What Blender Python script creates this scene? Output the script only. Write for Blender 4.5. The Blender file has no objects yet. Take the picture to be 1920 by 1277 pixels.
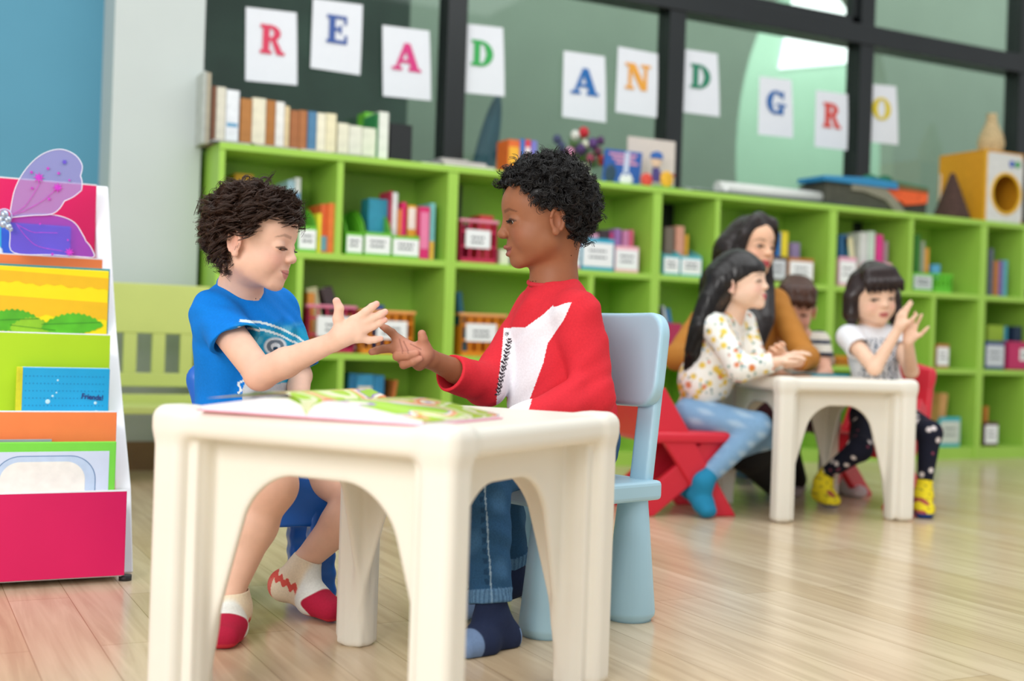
import bpy, bmesh, math, random
import numpy as np
from mathutils import Vector, Matrix
random.seed(7); rng = np.random.default_rng(7)
C = bpy.context.scene.collection
SC = bpy.context.scene
# ---------------------------------------------------------------- camera
FPX, YAW, PITCH, ROLL, CAMH = 2300.0, -0.4711, -0.0019, 0.03362, 0.6048
_f = np.array([-math.sin(YAW)*math.cos(PITCH), math.cos(YAW)*math.cos(PITCH), math.sin(PITCH)])
_r0 = np.array([math.cos(YAW), math.sin(YAW), 0]); _u0 = np.cross(_r0, _f)
CR = math.cos(ROLL)*_r0 + math.sin(ROLL)*_u0; CU = np.cross(CR, _f); CF = _f
CP = np.array([0, 0, CAMH])
cd = bpy.data.cameras.new('camera'); cam = bpy.data.objects.new('camera', cd); C.objects.link(cam)
cam.matrix_world = Matrix(((CR[0], CU[0], -CF[0], 0), (CR[1], CU[1], -CF[1], 0), (CR[2], CU[2], -CF[2], CAMH), (0, 0, 0, 1)))
cd.sensor_width = 36; cd.lens = FPX*36/1920; cd.clip_start = .05
cd.dof.use_dof = True; cd.dof.focus_distance = 2.62; cd.dof.aperture_fstop = 2.0
SC.camera = cam
def ray(px, py): return CF + CR*(px-960)/FPX - CU*(py-638.5)/FPX
def PD(px, py, d): return CP + ray(px, py)*d            # point at a measured distance
def PY(px, py, Y): r = ray(px, py); return CP + r*Y/r[1]   # point on a wall plane
def PZ(px, py, z): r = ray(px, py); return CP + r*(z-CAMH)/r[2]   # point on a horizontal plane
# ---------------------------------------------------------------- light
SC.view_settings.view_transform = 'Standard'; SC.view_settings.look = 'None'
SC.view_settings.gamma = 1; SC.view_settings.use_curve_mapping = False
SC.view_settings.exposure = 0.2
wd = bpy.data.worlds.new('world'); SC.world = wd; wd.use_nodes = True
bg = wd.node_tree.nodes['Background']; bg.inputs[0].default_value = (.93, .97, 1, 1); bg.inputs[1].default_value = .62
def area(name, loc, target, sx, sy, power, col=(1, 1, 1)):
    l = bpy.data.lights.new(name, 'AREA'); l.shape = 'RECTANGLE'; l.size = sx; l.size_y = sy; l.energy = power; l.color = col
    o = bpy.data.objects.new(name, l); C.objects.link(o); o.location = loc
    o.rotation_euler = (0, 0, 0) if target is None else (Vector(target)-Vector(loc)).to_track_quat('-Z', 'Y').to_euler(); return o
area('window_daylight', (-3.2, -1.2, 2.6), (1.0, 2.6, .5), 3.2, 2.4, 185, (1, .985, .96))
area('ceiling_daylight', (2.4, 2.4, 3.6), None, 5, 3.5, 90, (.97, 1, 1))
area('corridor_fill', (6.2, 6.5, 4.15), None, 10, 1.2, 100, (.95, 1, .97))  # added fill lamp with no visible source, brightens the corridor wall
area('far_room_fill', (7.2, 8.5, 4.15), None, 5, 1.2, 90, (.95, 1, .97))  # second added fill, lifts the pale green room past the opening
# ---------------------------------------------------------------- materials
def srgb(c):
    if isinstance(c, str): c = tuple(int(c[i:i+2], 16)/255 for i in (0, 2, 4))
    elif max(c) > 1: c = tuple(v/255 for v in c)
    return tuple(v/12.92 if v <= .04045 else ((v+.055)/1.055)**2.4 for v in c)
MATS = {}
def mat(col, rough=.5, var=.06, scale=30, spec=.5, bump=0, metal=0, sss=0, coat=0, alpha=1, attr=None, key=None):
    k = key or (col if isinstance(col, str) else tuple(col), rough, var, scale, spec, bump, metal, sss, coat, alpha, attr)
    if k in MATS: return MATS[k]
    m = bpy.data.materials.new(('mat_%s' % (col,)).replace(' ', '')[:40]); m.use_nodes = True; nt = m.node_tree; b = nt.nodes['Principled BSDF']
    b.inputs['Roughness'].default_value = rough; b.inputs['Metallic'].default_value = metal
    b.inputs['Specular IOR Level'].default_value = spec
    if coat: b.inputs['Coat Weight'].default_value = coat; b.inputs['Coat Roughness'].default_value = .15
    if sss: b.inputs['Subsurface Weight'].default_value = sss; b.inputs['Subsurface Radius'].default_value = (.012, .005, .003); b.inputs['Subsurface Scale'].default_value = .6
    b.inputs['Alpha'].default_value = alpha
    tc = nt.nodes.new('ShaderNodeTexCoord'); nz = nt.nodes.new('ShaderNodeTexNoise'); nz.inputs['Scale'].default_value = scale; nz.inputs['Detail'].default_value = 3
    nt.links.new(tc.outputs['Object'], nz.inputs['Vector'])
    mx = nt.nodes.new('ShaderNodeMix'); mx.data_type = 'RGBA'; mx.blend_type = 'MULTIPLY'; mx.inputs[0].default_value = 1
    mr = nt.nodes.new('ShaderNodeMapRange'); mr.inputs[1].default_value = .3; mr.inputs[2].default_value = .7; mr.inputs[3].default_value = 1-var; mr.inputs[4].default_value = 1+var
    nt.links.new(nz.outputs[0], mr.inputs[0]); nt.links.new(mr.outputs[0], mx.inputs[7])
    if attr:
        at = nt.nodes.new('ShaderNodeAttribute'); at.attribute_name = 'Col'; nt.links.new(at.outputs['Color'], mx.inputs[6])
    else: mx.inputs[6].default_value = (*srgb(col), 1)
    nt.links.new(mx.outputs[2], b.inputs['Base Color'])
    if bump:
        bp = nt.nodes.new('ShaderNodeBump'); bp.inputs['Strength'].default_value = bump; bp.inputs['Distance'].default_value = .002
        nt.links.new(nz.outputs[0], bp.inputs['Height']); nt.links.new(bp.outputs[0], b.inputs['Normal'])
    MATS[k] = m; return m
# ---------------------------------------------------------------- object helpers
def tag(o, label=None, cat=None, group=None, kind=None):
    if label: o['label'] = label
    if cat: o['category'] = cat
    if group: o['group'] = group
    if kind: o['kind'] = kind
    return o
def thing(name, label, cat, loc=(0, 0, 0), rz=0, group=None):
    o = bpy.data.objects.new(name, None); C.objects.link(o); o.location = loc; o.rotation_euler = (0, 0, rz); o.empty_display_size = .05
    return tag(o, label, cat, group)
def link(name, me, m=None, parent=None, smooth=False):
    o = bpy.data.objects.new(name, me); C.objects.link(o)
    if m is not None:
        for mm in (m if isinstance(m, (list, tuple)) else [m]): me.materials.append(mm)
    if smooth: me.polygons.foreach_set('use_smooth', [True]*len(me.polygons))
    if parent: o.parent = parent
    return o
class MB:
    "collects boxes, prisms, tubes and lathes into one mesh"
    def __init__(s): s.bm = bmesh.new()
    def _v(s, v, mi=0):
        for x in v:
            for f in x.link_faces: f.material_index = mi
    def box(s, x0, x1, y0, y1, z0, z1, bev=0, seg=2, mi=0, M=None):
        r = bmesh.ops.create_cube(s.bm, size=1); vs = r['verts']
        T = Matrix.Translation(((x0+x1)/2, (y0+y1)/2, (z0+z1)/2)) @ Matrix.Diagonal((abs(x1-x0), abs(y1-y0), abs(z1-z0), 1))
        bmesh.ops.transform(s.bm, matrix=T, verts=vs)
        fs = list({f for v in vs for f in v.link_faces})
        for f in fs: f.material_index = mi
        if bev:
            es = list({e for v in vs for e in v.link_edges})
            rr = bmesh.ops.bevel(s.bm, geom=es, offset=bev, segments=seg, profile=.5, affect='EDGES')
            vs = list({v for f in rr['faces'] for v in f.verts}) ; 
            for f in rr['faces']: f.material_index = mi
        if M is not None:
            allv = set(vs)
            stack = list(vs)
            while stack:
                v = stack.pop()
                for e in v.link_edges:
                    o = e.other_vert(v)
                    if o not in allv: allv.add(o); stack.append(o)
            bmesh.ops.transform(s.bm, matrix=M, verts=list(allv))
        return s
    def prism(s, poly, axis, a, b, mi=0, M=None, bev=0):
        "poly: 2D points in the plane across axis; extruded from a to b"
        def mk(p, t):
            if axis == 'y': return (p[0], t, p[1])
            if axis == 'x': return (t, p[0], p[1])
            return (p[0], p[1], t)
        A = [s.bm.verts.new(mk(p, a)) for p in poly]; B = [s.bm.verts.new(mk(p, b)) for p in poly]
        fs = [s.bm.faces.new(A), s.bm.faces.new(B[::-1])]
        n = len(poly)
        for i in range(n): fs.append(s.bm.faces.new((A[i], B[i], B[(i+1) % n], A[(i+1) % n])))
        for f in fs: f.material_index = mi
        bmesh.ops.recalc_face_normals(s.bm, faces=fs)
        if M is not None: bmesh.ops.transform(s.bm, matrix=M, verts=A+B)
        if bev:
            es = list({e for v in A+B for e in v.link_edges})
            bmesh.ops.bevel(s.bm, geom=es, offset=bev, segments=2, profile=.5, affect='EDGES')
        return s
    def tube(s, pts, r, n=8, mi=0, cap=True):
        pts = [Vector(p) for p in pts]; rs = r if isinstance(r, (list, tuple)) else [r]*len(pts)
        prev = None; t0 = (pts[1]-pts[0]).normalized(); up = Vector((0, 0, 1)) if abs(t0.z) < .9 else Vector((1, 0, 0))
        a = t0.cross(up).normalized(); rings = []
        for i, p in enumerate(pts):
            t = (pts[min(i+1, len(pts)-1)]-pts[max(i-1, 0)]).normalized(); a = (a-t*a.dot(t)).normalized(); b = t.cross(a)
            rings.append([s.bm.verts.new(p+(a*math.cos(2*math.pi*k/n)+b*math.sin(2*math.pi*k/n))*rs[i]) for k in range(n)])
        for q, w in zip(rings, rings[1:]):
            for k in range(n):
                f = s.bm.faces.new((q[k], q[(k+1) % n], w[(k+1) % n], w[k])); f.smooth = True; f.material_index = mi
        if cap:
            for f in (s.bm.faces.new(rings[0][::-1]), s.bm.faces.new(rings[-1])): f.material_index = mi
        return s
    def lathe(s, prof, c=(0, 0, 0), n=24, mi=0, M=None):
        rings = []; 
        for r, z in prof: rings.append([s.bm.verts.new((c[0]+r*math.cos(2*math.pi*k/n), c[1]+r*math.sin(2*math.pi*k/n), c[2]+z)) for k in range(n)])
        for q, w in zip(rings, rings[1:]):
            for k in range(n):
                f = s.bm.faces.new((q[k], q[(k+1) % n], w[(k+1) % n], w[k])); f.smooth = True; f.material_index = mi
        s.bm.faces.new(rings[0][::-1]).material_index = mi; s.bm.faces.new(rings[-1]).material_index = mi
        if M is not None: bmesh.ops.transform(s.bm, matrix=M, verts=[v for r_ in rings for v in r_])
        return s
    def ball(s, c, r, mi=0, sub=2, M=None):
        rr = r if isinstance(r, (tuple, list)) else (r, r, r)
        g = bmesh.ops.create_icosphere(s.bm, subdivisions=sub, radius=1, matrix=Matrix.Translation(c) @ Matrix.Diagonal((*rr, 1)))
        for v in g['verts']:
            for f in v.link_faces: f.smooth = True; f.material_index = mi
        if M is not None: bmesh.ops.transform(s.bm, matrix=M, verts=g['verts'])
        return s
    def quad(s, *p, mi=0):
        f = s.bm.faces.new([s.bm.verts.new(tuple(q)) for q in p]); f.material_index = mi; return s
    def obj(s, name, m, parent=None, label=None, cat=None, group=None, kind=None):
        me = bpy.data.meshes.new(name); s.bm.normal_update(); s.bm.to_mesh(me); s.bm.free()
        o = link(name, me, m, parent); return tag(o, label, cat, group, kind)
def dup(root, loc=None, rz=None, label=None):
    r = root.copy(); C.objects.link(r)
    if loc is not None: r.location = loc
    if rz is not None: r.rotation_euler = (0, 0, rz)
    if label: r['label'] = label
    for ch in list(root.children):
        c = ch.copy(); C.objects.link(c); c.parent = r
        for g in ch.children:
            d = g.copy(); C.objects.link(d); d.parent = c
    return r
def frame(o, x, y=None, z=None):
    "4x4 from origin and axes"
    x = Vector(x).normalized(); z = Vector(z).normalized(); y = z.cross(x).normalized(); z = x.cross(y)
    return Matrix(((x[0], y[0], z[0], o[0]), (x[1], y[1], z[1], o[1]), (x[2], y[2], z[2], o[2]), (0, 0, 0, 1)))
# ---------------------------------------------------------------- smooth solids: blended primitives turned into ONE continuous surface
class SDF:
    def __init__(s): s.ops = []
    def _b(s, pts, r):
        p = np.array(pts, float); r = np.max(r); return p.min(0)-r, p.max(0)+r
    def ell(s, c, r, R=None, k=.01, sub=False):
        r = np.array(r if np.ndim(r) else [r]*3, float); c = np.array(c, float); R = np.eye(3) if R is None else np.array(R, float)
        s.ops.append(('ell', (c, r, R), k, sub, s._b([c], r))); return s
    def cone(s, a, b, ra, rb=None, k=.01, sub=False):
        rb = ra if rb is None else rb; a = np.array(a, float); b = np.array(b, float)
        s.ops.append(('cone', (a, b, ra, rb), k, sub, s._b([a, b], max(ra, rb)))); return s
    def chain(s, P, r, k=.01, kk=.004):
        r = r if isinstance(r, (list, tuple)) else [r]*len(P)
        for i in range(len(P)-1): s.cone(P[i], P[i+1], r[i], r[i+1], k if i == 0 else kk)
        return s
    def box(s, c, h, R=None, rd=.005, k=.005, sub=False):
        c = np.array(c, float); h = np.array(h, float); R = np.eye(3) if R is None else np.array(R, float)
        s.ops.append(('box', (c, h-rd, R, rd), k, sub, s._b([c], np.linalg.norm(h)))); return s
    def cut(s, p, n, k=.002):
        "keep the side behind the plane"
        n = np.array(n, float); n = n/np.linalg.norm(n); s.ops.append(('cut', (np.array(p, float), n), k, False, None)); return s
    def grp(s, g, k=.005, sub=False, T=None):
        "nested solid; T=(origin, R columns, scale) places it"
        lo, hi = g.bounds()
        if T is not None:
            cs = np.array([[x, y, z] for x in (lo[0], hi[0]) for y in (lo[1], hi[1]) for z in (lo[2], hi[2])])
            w = cs@np.array(T[1]).T*T[2]+np.array(T[0]); lo, hi = w.min(0), w.max(0)
        s.ops.append(('grp', (g, T), k, sub, (lo, hi))); return s
    def disp(s, fn): s.ops.append(('disp', fn, 0, False, None)); return s
    def bounds(s):
        b = [o[4] for o in s.ops if o[4] is not None and not o[3]]
        return np.min([x[0] for x in b], 0), np.max([x[1] for x in b], 0)
    @staticmethod
    def _prim(t, a, p):
        if t == 'ell':
            c, r, R = a; q = (p-c)@R; k0 = np.sqrt(((q/r)**2).sum(-1))+1e-9; k1 = np.sqrt(((q/(r*r))**2).sum(-1))+1e-9
            return k0*(k0-1)/k1
        if t == 'cone':
            A, B, ra, rb = a; pa = p-A; ba = B-A; L = ba@ba+1e-12; h = np.clip(pa@ba/L, 0, 1)
            return np.sqrt(((pa-h[..., None]*ba)**2).sum(-1))-(ra+(rb-ra)*h)
        if t == 'box':
            c, h, R, rd = a; q = np.abs((p-c)@R)-h
            return np.sqrt((np.maximum(q, 0)**2).sum(-1))+np.minimum(q.max(-1), 0)-rd
        if t == 'cut': return (p-a[0])@a[1]
        if t == 'grp':
            g, T = a
            if T is None: return g.ev(p)
            q = (p-np.array(T[0]))@np.array(T[1])/T[2]; return g.ev(q)*T[2]
    def ev(s, p):
        "p: (nb,n,3) points in blocks"
        cen = p.mean(1); hd = np.sqrt(((p-cen[:, None])**2).sum(-1)).max() if len(p) else 0
        d = np.full(p.shape[:2], 1e3)
        for t, a, k, sub, bb in s.ops:
            if t == 'disp': d = d+a(p); continue
            if bb is not None:
                gap = np.sqrt((np.maximum(np.maximum(bb[0]-cen, cen-bb[1]), 0)**2).sum(-1))
                sel = gap < hd+k+(.0 if sub else s.M)
                if not sel.any(): continue
                q = s._prim(t, a, p[sel]); e = d[sel]
            else: sel = slice(None); q = s._prim(t, a, p); e = d
            if t == 'cut': q = q; h = np.maximum(k-np.abs(e-q), 0)/k; e = np.maximum(e, q)+h*h*k*.25
            elif sub: q = -q; h = np.maximum(k-np.abs(e-q), 0)/max(k, 1e-6); e = np.maximum(e, q)+h*h*k*.25
            else: h = np.maximum(k-np.abs(e-q), 0)/max(k, 1e-6); e = np.minimum(e, q)-h*h*k*.25
            d[sel] = e
        return d
    M = .03
    def mesh(s, h, B=8):
        lo, hi = s.bounds(); lo = lo-3*h; hi = hi+3*h; bs = B*h
        nb = np.ceil((hi-lo)/bs).astype(int)+1
        # coarse pass on 4x blocks, then blocks
        def cells(ids, size, thr):
            c = lo+(ids+.5)*size; v = s.ev(c[:, None, :].reshape(-1, 1, 3))[:, 0]; return ids[np.abs(v) < thr]
        n4 = (nb+3)//4; I4 = np.stack(np.meshgrid(*[np.arange(n) for n in n4], indexing='ij'), -1).reshape(-1, 3)
        old = SDF.M; SDF.M = .2
        I4 = cells(I4, bs*4, bs*4*1.3)
        off = np.stack(np.meshgrid(*[np.arange(4)]*3, indexing='ij'), -1).reshape(-1, 3)
        I = (I4[:, None]*4+off[None]).reshape(-1, 3); SDF.M = max(.06, bs*2); I = cells(I, bs, bs*1.5); SDF.M = old
        g = np.stack(np.meshgrid(*[np.arange(B+1)]*3, indexing='ij'), -1).reshape(-1, 3)
        CC = []; VV = []; EE = []
        N = nb*B+2; st = np.array([N[1]*N[2], N[2], 1], np.int64)
        corner = np.array([[i, j, k] for i in (0, 1) for j in (0, 1) for k in (0, 1)])
        edges = [(a, b) for a in range(8) for b in range(a+1, 8) if np.abs(corner[a]-corner[b]).sum() == 1]
        for c0 in range(0, len(I), 400):
            J = I[c0:c0+400]; P_ = lo+(J[:, None]*B+g[None])*h
            V = s.ev(P_).reshape(-1, B+1, B+1, B+1); S = V < 0
            cs = [S[:, a:a+B, b:b+B, c:c+B] for a, b, c in corner]
            anyv = cs[0].copy(); allv = cs[0].copy()
            for q in cs[1:]: anyv |= q; allv &= q
            act = anyv & ~allv; bi, i, j, k = np.nonzero(act)
            if not len(bi): continue
            cv = np.stack([V[bi, i+a, j+b, k+c] for a, b, c in corner], 1)
            acc = np.zeros((len(bi), 3)); cnt = np.zeros(len(bi))
            for a, b in edges:
                m = (cv[:, a] < 0) != (cv[:, b] < 0); t = np.where(m, cv[:, a]/np.where(m, cv[:, a]-cv[:, b], 1), 0)
                acc += np.where(m[:, None], corner[a]+(corner[b]-corner[a])*t[:, None], 0); cnt += m
            gi = J[bi]*B+np.stack([i, j, k], 1); VV.append(lo+(gi+acc/cnt[:, None])*h); CC.append(gi)
            EE.append(np.stack([cv[:, 0] < 0, cv[:, 4] < 0, cv[:, 2] < 0, cv[:, 1] < 0], 1))
        CC = np.concatenate(CC); VV = np.concatenate(VV); EE = np.concatenate(EE)
        key = CC@st; o = np.argsort(key); key = key[o]; VV = VV[o]; CC = CC[o]; EE = EE[o]
        def find(k_):
            i_ = np.minimum(np.searchsorted(key, k_), len(key)-1); return np.where(key[i_] == k_, i_, -1)
        F = []
        for ax, (u, w) in enumerate(((1, 2), (2, 0), (0, 1))):
            m = EE[:, 0] != EE[:, ax+1]; idx = np.nonzero(m)[0]; base = key[idx]; su, sw = st[u], st[w]
            q = np.stack([idx, find(base-su), find(base-su-sw), find(base-sw)], 1); fl = EE[idx, 0]
            ok = (q >= 0).all(1); q = q[ok]; fl = fl[ok]; q[~fl] = q[~fl][:, ::-1]; F.append(q)
        return VV, np.concatenate(F)
def wmat(o):
    M = Matrix.Identity(4)
    while o is not None: M = o.matrix_basis @ M; o = o.parent
    return M
def local(me, parent):
    'mesh built in world coordinates: move it into its parent frame'
    if parent is not None: me.transform(wmat(parent).inverted())
def solid(name, sdf, h, m, parent=None, col=None, smooth=0, label=None, cat=None, kind=None):
    V, F = sdf.mesh(h)
    for _ in range(smooth):
        A = np.zeros_like(V); n = np.zeros(len(V))
        for a, b in ((0, 1), (1, 2), (2, 3), (3, 0)):
            np.add.at(A, F[:, a], V[F[:, b]]); np.add.at(n, F[:, a], 1); np.add.at(A, F[:, b], V[F[:, a]]); np.add.at(n, F[:, b], 1)
        V = V*.5+.5*A/np.maximum(n, 1)[:, None]
    me = bpy.data.meshes.new(name); me.vertices.add(len(V)); me.vertices.foreach_set('co', V.astype(np.float32).ravel())
    me.loops.add(len(F)*4); me.loops.foreach_set('vertex_index', F.astype(np.int32).ravel())
    me.polygons.add(len(F)); me.polygons.foreach_set('loop_start', np.arange(len(F), dtype=np.int32)*4)
    me.update(calc_edges=True)
    if col is not None:
        c = np.ones((len(V), 4), np.float32); c[:, :3] = col(V); a = me.color_attributes.new('Col', 'FLOAT_COLOR', 'POINT'); a.data.foreach_set('color', c.ravel())
    local(me, parent); o = link(name, me, m, parent, True); return tag(o, label, cat, None, kind)
def strands(name, polys, radii, m, parent=None, n=4):
    "many fine tubes as one mesh; polys (N,K,3), radii (N,K) or (K,)"
    P_ = np.asarray(polys, float); N_, K_ = P_.shape[:2]; R_ = np.broadcast_to(radii, (N_, K_))
    T = np.gradient(P_, axis=1); T /= np.linalg.norm(T, axis=-1, keepdims=True)+1e-9
    ref = np.where(np.abs(T[..., 2:3]) < .8, np.array([0, 0, 1.]), np.array([1., 0, 0])); a = np.cross(T, ref); a /= np.linalg.norm(a, axis=-1, keepdims=True)+1e-9
    for i in range(1, K_):
        a[:, i] = a[:, i-1]-T[:, i]*(a[:, i-1]*T[:, i]).sum(-1, keepdims=True); a[:, i] /= np.linalg.norm(a[:, i], axis=-1, keepdims=True)+1e-9
    b = np.cross(T, a); th = np.arange(n)*2*np.pi/n
    V = P_[:, :, None]+R_[:, :, None, None]*(a[:, :, None]*np.cos(th)[:, None]+b[:, :, None]*np.sin(th)[:, None])
    idx = np.arange(N_*K_*n).reshape(N_, K_, n); q = np.stack([idx[:, :-1], np.roll(idx[:, :-1], -1, 2), np.roll(idx[:, 1:], -1, 2), idx[:, 1:]], -1).reshape(-1, 4)
    V = V.reshape(-1, 3); me = bpy.data.meshes.new(name); me.vertices.add(len(V)); me.vertices.foreach_set('co', V.astype(np.float32).ravel())
    me.loops.add(len(q)*4); me.loops.foreach_set('vertex_index', q.astype(np.int32).ravel()); me.polygons.add(len(q)); me.polygons.foreach_set('loop_start', np.arange(len(q), dtype=np.int32)*4)
    me.update(calc_edges=True); local(me, parent); return link(name, me, m, parent, True)
def unit(v): v = np.array(v, float); return v/np.linalg.norm(v)
def axes(fwd, up=(0, 0, 1)):
    "columns: person's right, forward, up"
    f = unit(fwd); r = unit(np.cross(f, up)); return np.stack([r, f, np.cross(r, f)], 1)
# ---------------------------------------------------------------- the room
def floor_mat():
    m = bpy.data.materials.new('floor_planks'); m.use_nodes = True; nt = m.node_tree; N = nt.nodes; Lk = nt.links; b = N['Principled BSDF']
    tc = N.new('ShaderNodeTexCoord'); mp = N.new('ShaderNodeMapping'); mp.inputs['Rotation'].default_value = (0, 0, math.pi/2); Lk.new(tc.outputs['Object'], mp.inputs[0])
    br = N.new('ShaderNodeTexBrick'); br.inputs['Scale'].default_value = 1; br.inputs['Brick Width'].default_value = 1.2; br.inputs['Row Height'].default_value = .125; br.inputs['Mortar Size'].default_value = .0012
    br.inputs['Color1'].default_value = (*srgb('dcc8ab'), 1); br.inputs['Color2'].default_value = (*srgb('cfb896'), 1); br.inputs['Mortar'].default_value = (*srgb('a58d6c'), 1); br.offset = .37; br.inputs['Mortar Smooth'].default_value = .5
    Lk.new(mp.outputs[0], br.inputs['Vector'])
    m2 = N.new('ShaderNodeMapping'); m2.inputs['Scale'].default_value = (26, 1.6, 1); Lk.new(tc.outputs['Object'], m2.inputs[0])
    nz = N.new('ShaderNodeTexNoise'); nz.inputs['Scale'].default_value = 1; nz.inputs['Detail'].default_value = 6; nz.inputs['Distortion'].default_value = 1.2; Lk.new(m2.outputs[0], nz.inputs['Vector'])
    cr = N.new('ShaderNodeValToRGB'); cr.color_ramp.elements[0].position = .35; cr.color_ramp.elements[0].color = (.80, .75, .70, 1); cr.color_ramp.elements[1].position = .62; cr.color_ramp.elements[1].color = (1.06, 1.05, 1.03, 1); Lk.new(nz.outputs[0], cr.inputs[0])
    mx = N.new('ShaderNodeMix'); mx.data_type = 'RGBA'; mx.blend_type = 'MULTIPLY'; mx.inputs[0].default_value = .8; Lk.new(br.outputs[0], mx.inputs[6]); Lk.new(cr.outputs[0], mx.inputs[7]); Lk.new(mx.outputs[2], b.inputs['Base Color'])
    b.inputs['Roughness'].default_value = .21; b.inputs['Specular IOR Level'].default_value = .5
    bp = N.new('ShaderNodeBump'); bp.inputs['Strength'].default_value = .15; bp.inputs['Distance'].default_value = .0015; Lk.new(nz.outputs[0], bp.inputs['Height']); Lk.new(bp.outputs[0], b.inputs['Normal'])
    return m
def structure(mb, name, m): return mb.obj(name, m, kind='structure')
structure(MB().box(-3.5, 9.5, -2.5, 9.8, -.05, 0), 'floor', floor_mat())
WH = mat('c6cecb', .8, .015, 4); BLUEW = mat('5b9cb6', .75, .05, 1.2); GREYW = mat('98a597', .8, .04, 2)
wl = structure(MB().box(-3.5, .80, 5.58, 5.7, 0, 3.3), 'wall_left', BLUEW)
o = MB().prism([(-1.2, .0), (-1.2, 1.52), (-.1, 1.52), (.10, 1.445), (.34, 1.25), (.6, .9), (.7, 0)], 'y', 5.572, 5.58).obj('painted_hill', mat('7fa83c', .75, .04, 3), wl)
structure(MB().box(.80, 1.17, 5.28, 5.7, 0, 3.3), 'wall_pillar', WH)
structure(MB().box(-3.5, .795, 5.56, 5.58, 0, .12).box(.79, 1.172, 5.268, 5.28, 0, .12).box(.788, .80, 5.268, 5.58, 0, .12), 'baseboard_back', mat('8a6a48', .5, .1, 12))
structure(MB().box(1.17, 9.4, 5.52, 5.66, 0, 1.0), 'wall_back', WH)
structure(MB().box(1.17, 9.4, 5.45, 5.7, 3.3, 3.6).box(-3.5, 1.17, 5.28, 5.7, 3.3, 3.6), 'wall_lintel', WH)
BLK = mat('161b1c', .35, .1, 8, .5)
fr = MB(); xs = [1.17, 2.42, 3.70, 5.025, 6.335, 7.65, 9.3]
for x in xs[1:]: fr.box(x-.052, x+.052, 5.44, 5.56, .95, 3.3, .004)
fr.box(1.17, 9.4, 5.43, 5.57, 2.375, 2.49, .004); fr.box(1.17, 9.4, 5.45, 5.57, .95, 1.02); fr.box(1.17, 9.4, 5.45, 5.57, 3.22, 3.3)
fr.box(1.17, 1.21, 5.45, 5.57, .95, 3.3)
WF = structure(fr, 'window_1', BLK)
sash = MB().box(3.752, 4.973, 5.47, 5.53, 2.49, 2.535).box(4.93, 4.973, 5.47, 5.53, 2.49, 3.22).box(3.752, 3.79, 5.47, 5.53, 2.49, 3.22).obj('window_sash', BLK, WF)
def glass_mat():
    m = bpy.data.materials.new('window_glass'); m.use_nodes = True; nt = m.node_tree; N = nt.nodes; N.remove(N['Principled BSDF']); out = N['Material Output']
    t = N.new('ShaderNodeBsdfTransparent'); t.inputs[0].default_value = (.86, .93, .90, 1); g = N.new('ShaderNodeBsdfGlossy'); g.inputs['Roughness'].default_value = .03; g.inputs[0].default_value = (.9, .95, .93, 1)
    f = N.new('ShaderNodeFresnel'); f.inputs[0].default_value = 1.5; x = N.new('ShaderNodeMixShader'); ge = N.new('ShaderNodeNewGeometry'); iv = N.new('ShaderNodeMath'); iv.operation = 'SUBTRACT'; iv.inputs[0].default_value = 1; nt.links.new(ge.outputs['Backfacing'], iv.inputs[1]); mu = N.new('ShaderNodeMath'); mu.operation = 'MULTIPLY'; nt.links.new(iv.outputs[0], mu.inputs[0]); nt.links.new(f.outputs[0], mu.inputs[1]); nt.links.new(mu.outputs[0], x.inputs[0]); nt.links.new(t.outputs[0], x.inputs[1]); nt.links.new(g.outputs[0], x.inputs[2]); nt.links.new(x.outputs[0], out.inputs[0]); return m
GL = glass_mat()
for a, b_ in zip(xs, xs[1:]):
    for z0, z1 in ((1.02, 2.375), (2.49, 3.22)): MB().box(a+.05, b_-.05, 5.498, 5.502, z0, z1).obj('glass_pane', GL, WF)
# corridor beyond the glass
cw = MB(); N_ = 48; E_ = [(6.45+.79*math.cos(2*math.pi*i/N_), 2.10+1.42*math.sin(2*math.pi*i/N_)) for i in range(N_)]
def sq(i):
    t = 2*math.pi*i/N_; c, s_ = math.cos(t), math.sin(t); k = min(1/max(abs(c), 1e-6), 1/max(abs(s_), 1e-6)); return (6.42+1.9*c*k, 2.10+(2.12 if s_ > 0 else 2.10)*s_*k)
for i in range(N_):
    a, b_, c_, d_ = E_[i], E_[(i+1) % N_], sq((i+1) % N_), sq(i)
    cw.quad((a[0], 7.5, a[1]), (d_[0], 7.5, d_[1]), (c_[0], 7.5, c_[1]), (b_[0], 7.5, b_[1])); cw.quad((a[0], 7.5, a[1]), (b_[0], 7.5, b_[1]), (b_[0], 7.65, b_[1]), (a[0], 7.65, a[1]))
cw.quad((1, 7.5, 0), (4.52, 7.5, 0), (4.52, 7.5, 4.22), (1, 7.5, 4.22)); cw.quad((8.32, 7.5, 0), (12, 7.5, 0), (12, 7.5, 4.22), (8.32, 7.5, 4.22))
structure(cw, 'wall_corridor', GREYW)
structure(MB().box(.9, 1.0, 5.7, 7.5, 0, 4.2), 'wall_corridor_end', mat('4d6257', .8, .1, 3))
structure(MB().box(4.3, 11.5, 9.5, 9.6, 0, 4.2), 'wall_beyond', mat('b4d3bf', .8, .03, 2))
structure(MB().box(.9, 11.5, 5.6, 9.7, 4.2, 4.3), 'ceiling', mat('c9cfca', .8))  # out of view, put in to shade the rooms behind the glass
sky = bpy.data.materials.new('bright_sky'); sky.use_nodes = True; n_ = sky.node_tree; e_ = n_.nodes.new('ShaderNodeEmission'); e_.inputs[0].default_value = (.97, 1, .99, 1); e_.inputs[1].default_value = 2.2; n_.links.new(e_.outputs[0], n_.nodes['Material Output'].inputs[0])
Yb = 9.47; tag(MB().box(8.0, 8.9, 9.40, 9.47, .0, 2.1, .01).obj('pale_cabinet', mat('d3d6ce', .6)), 'pale grey cabinet in the far room behind the letters G and R', 'cabinet')
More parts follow.
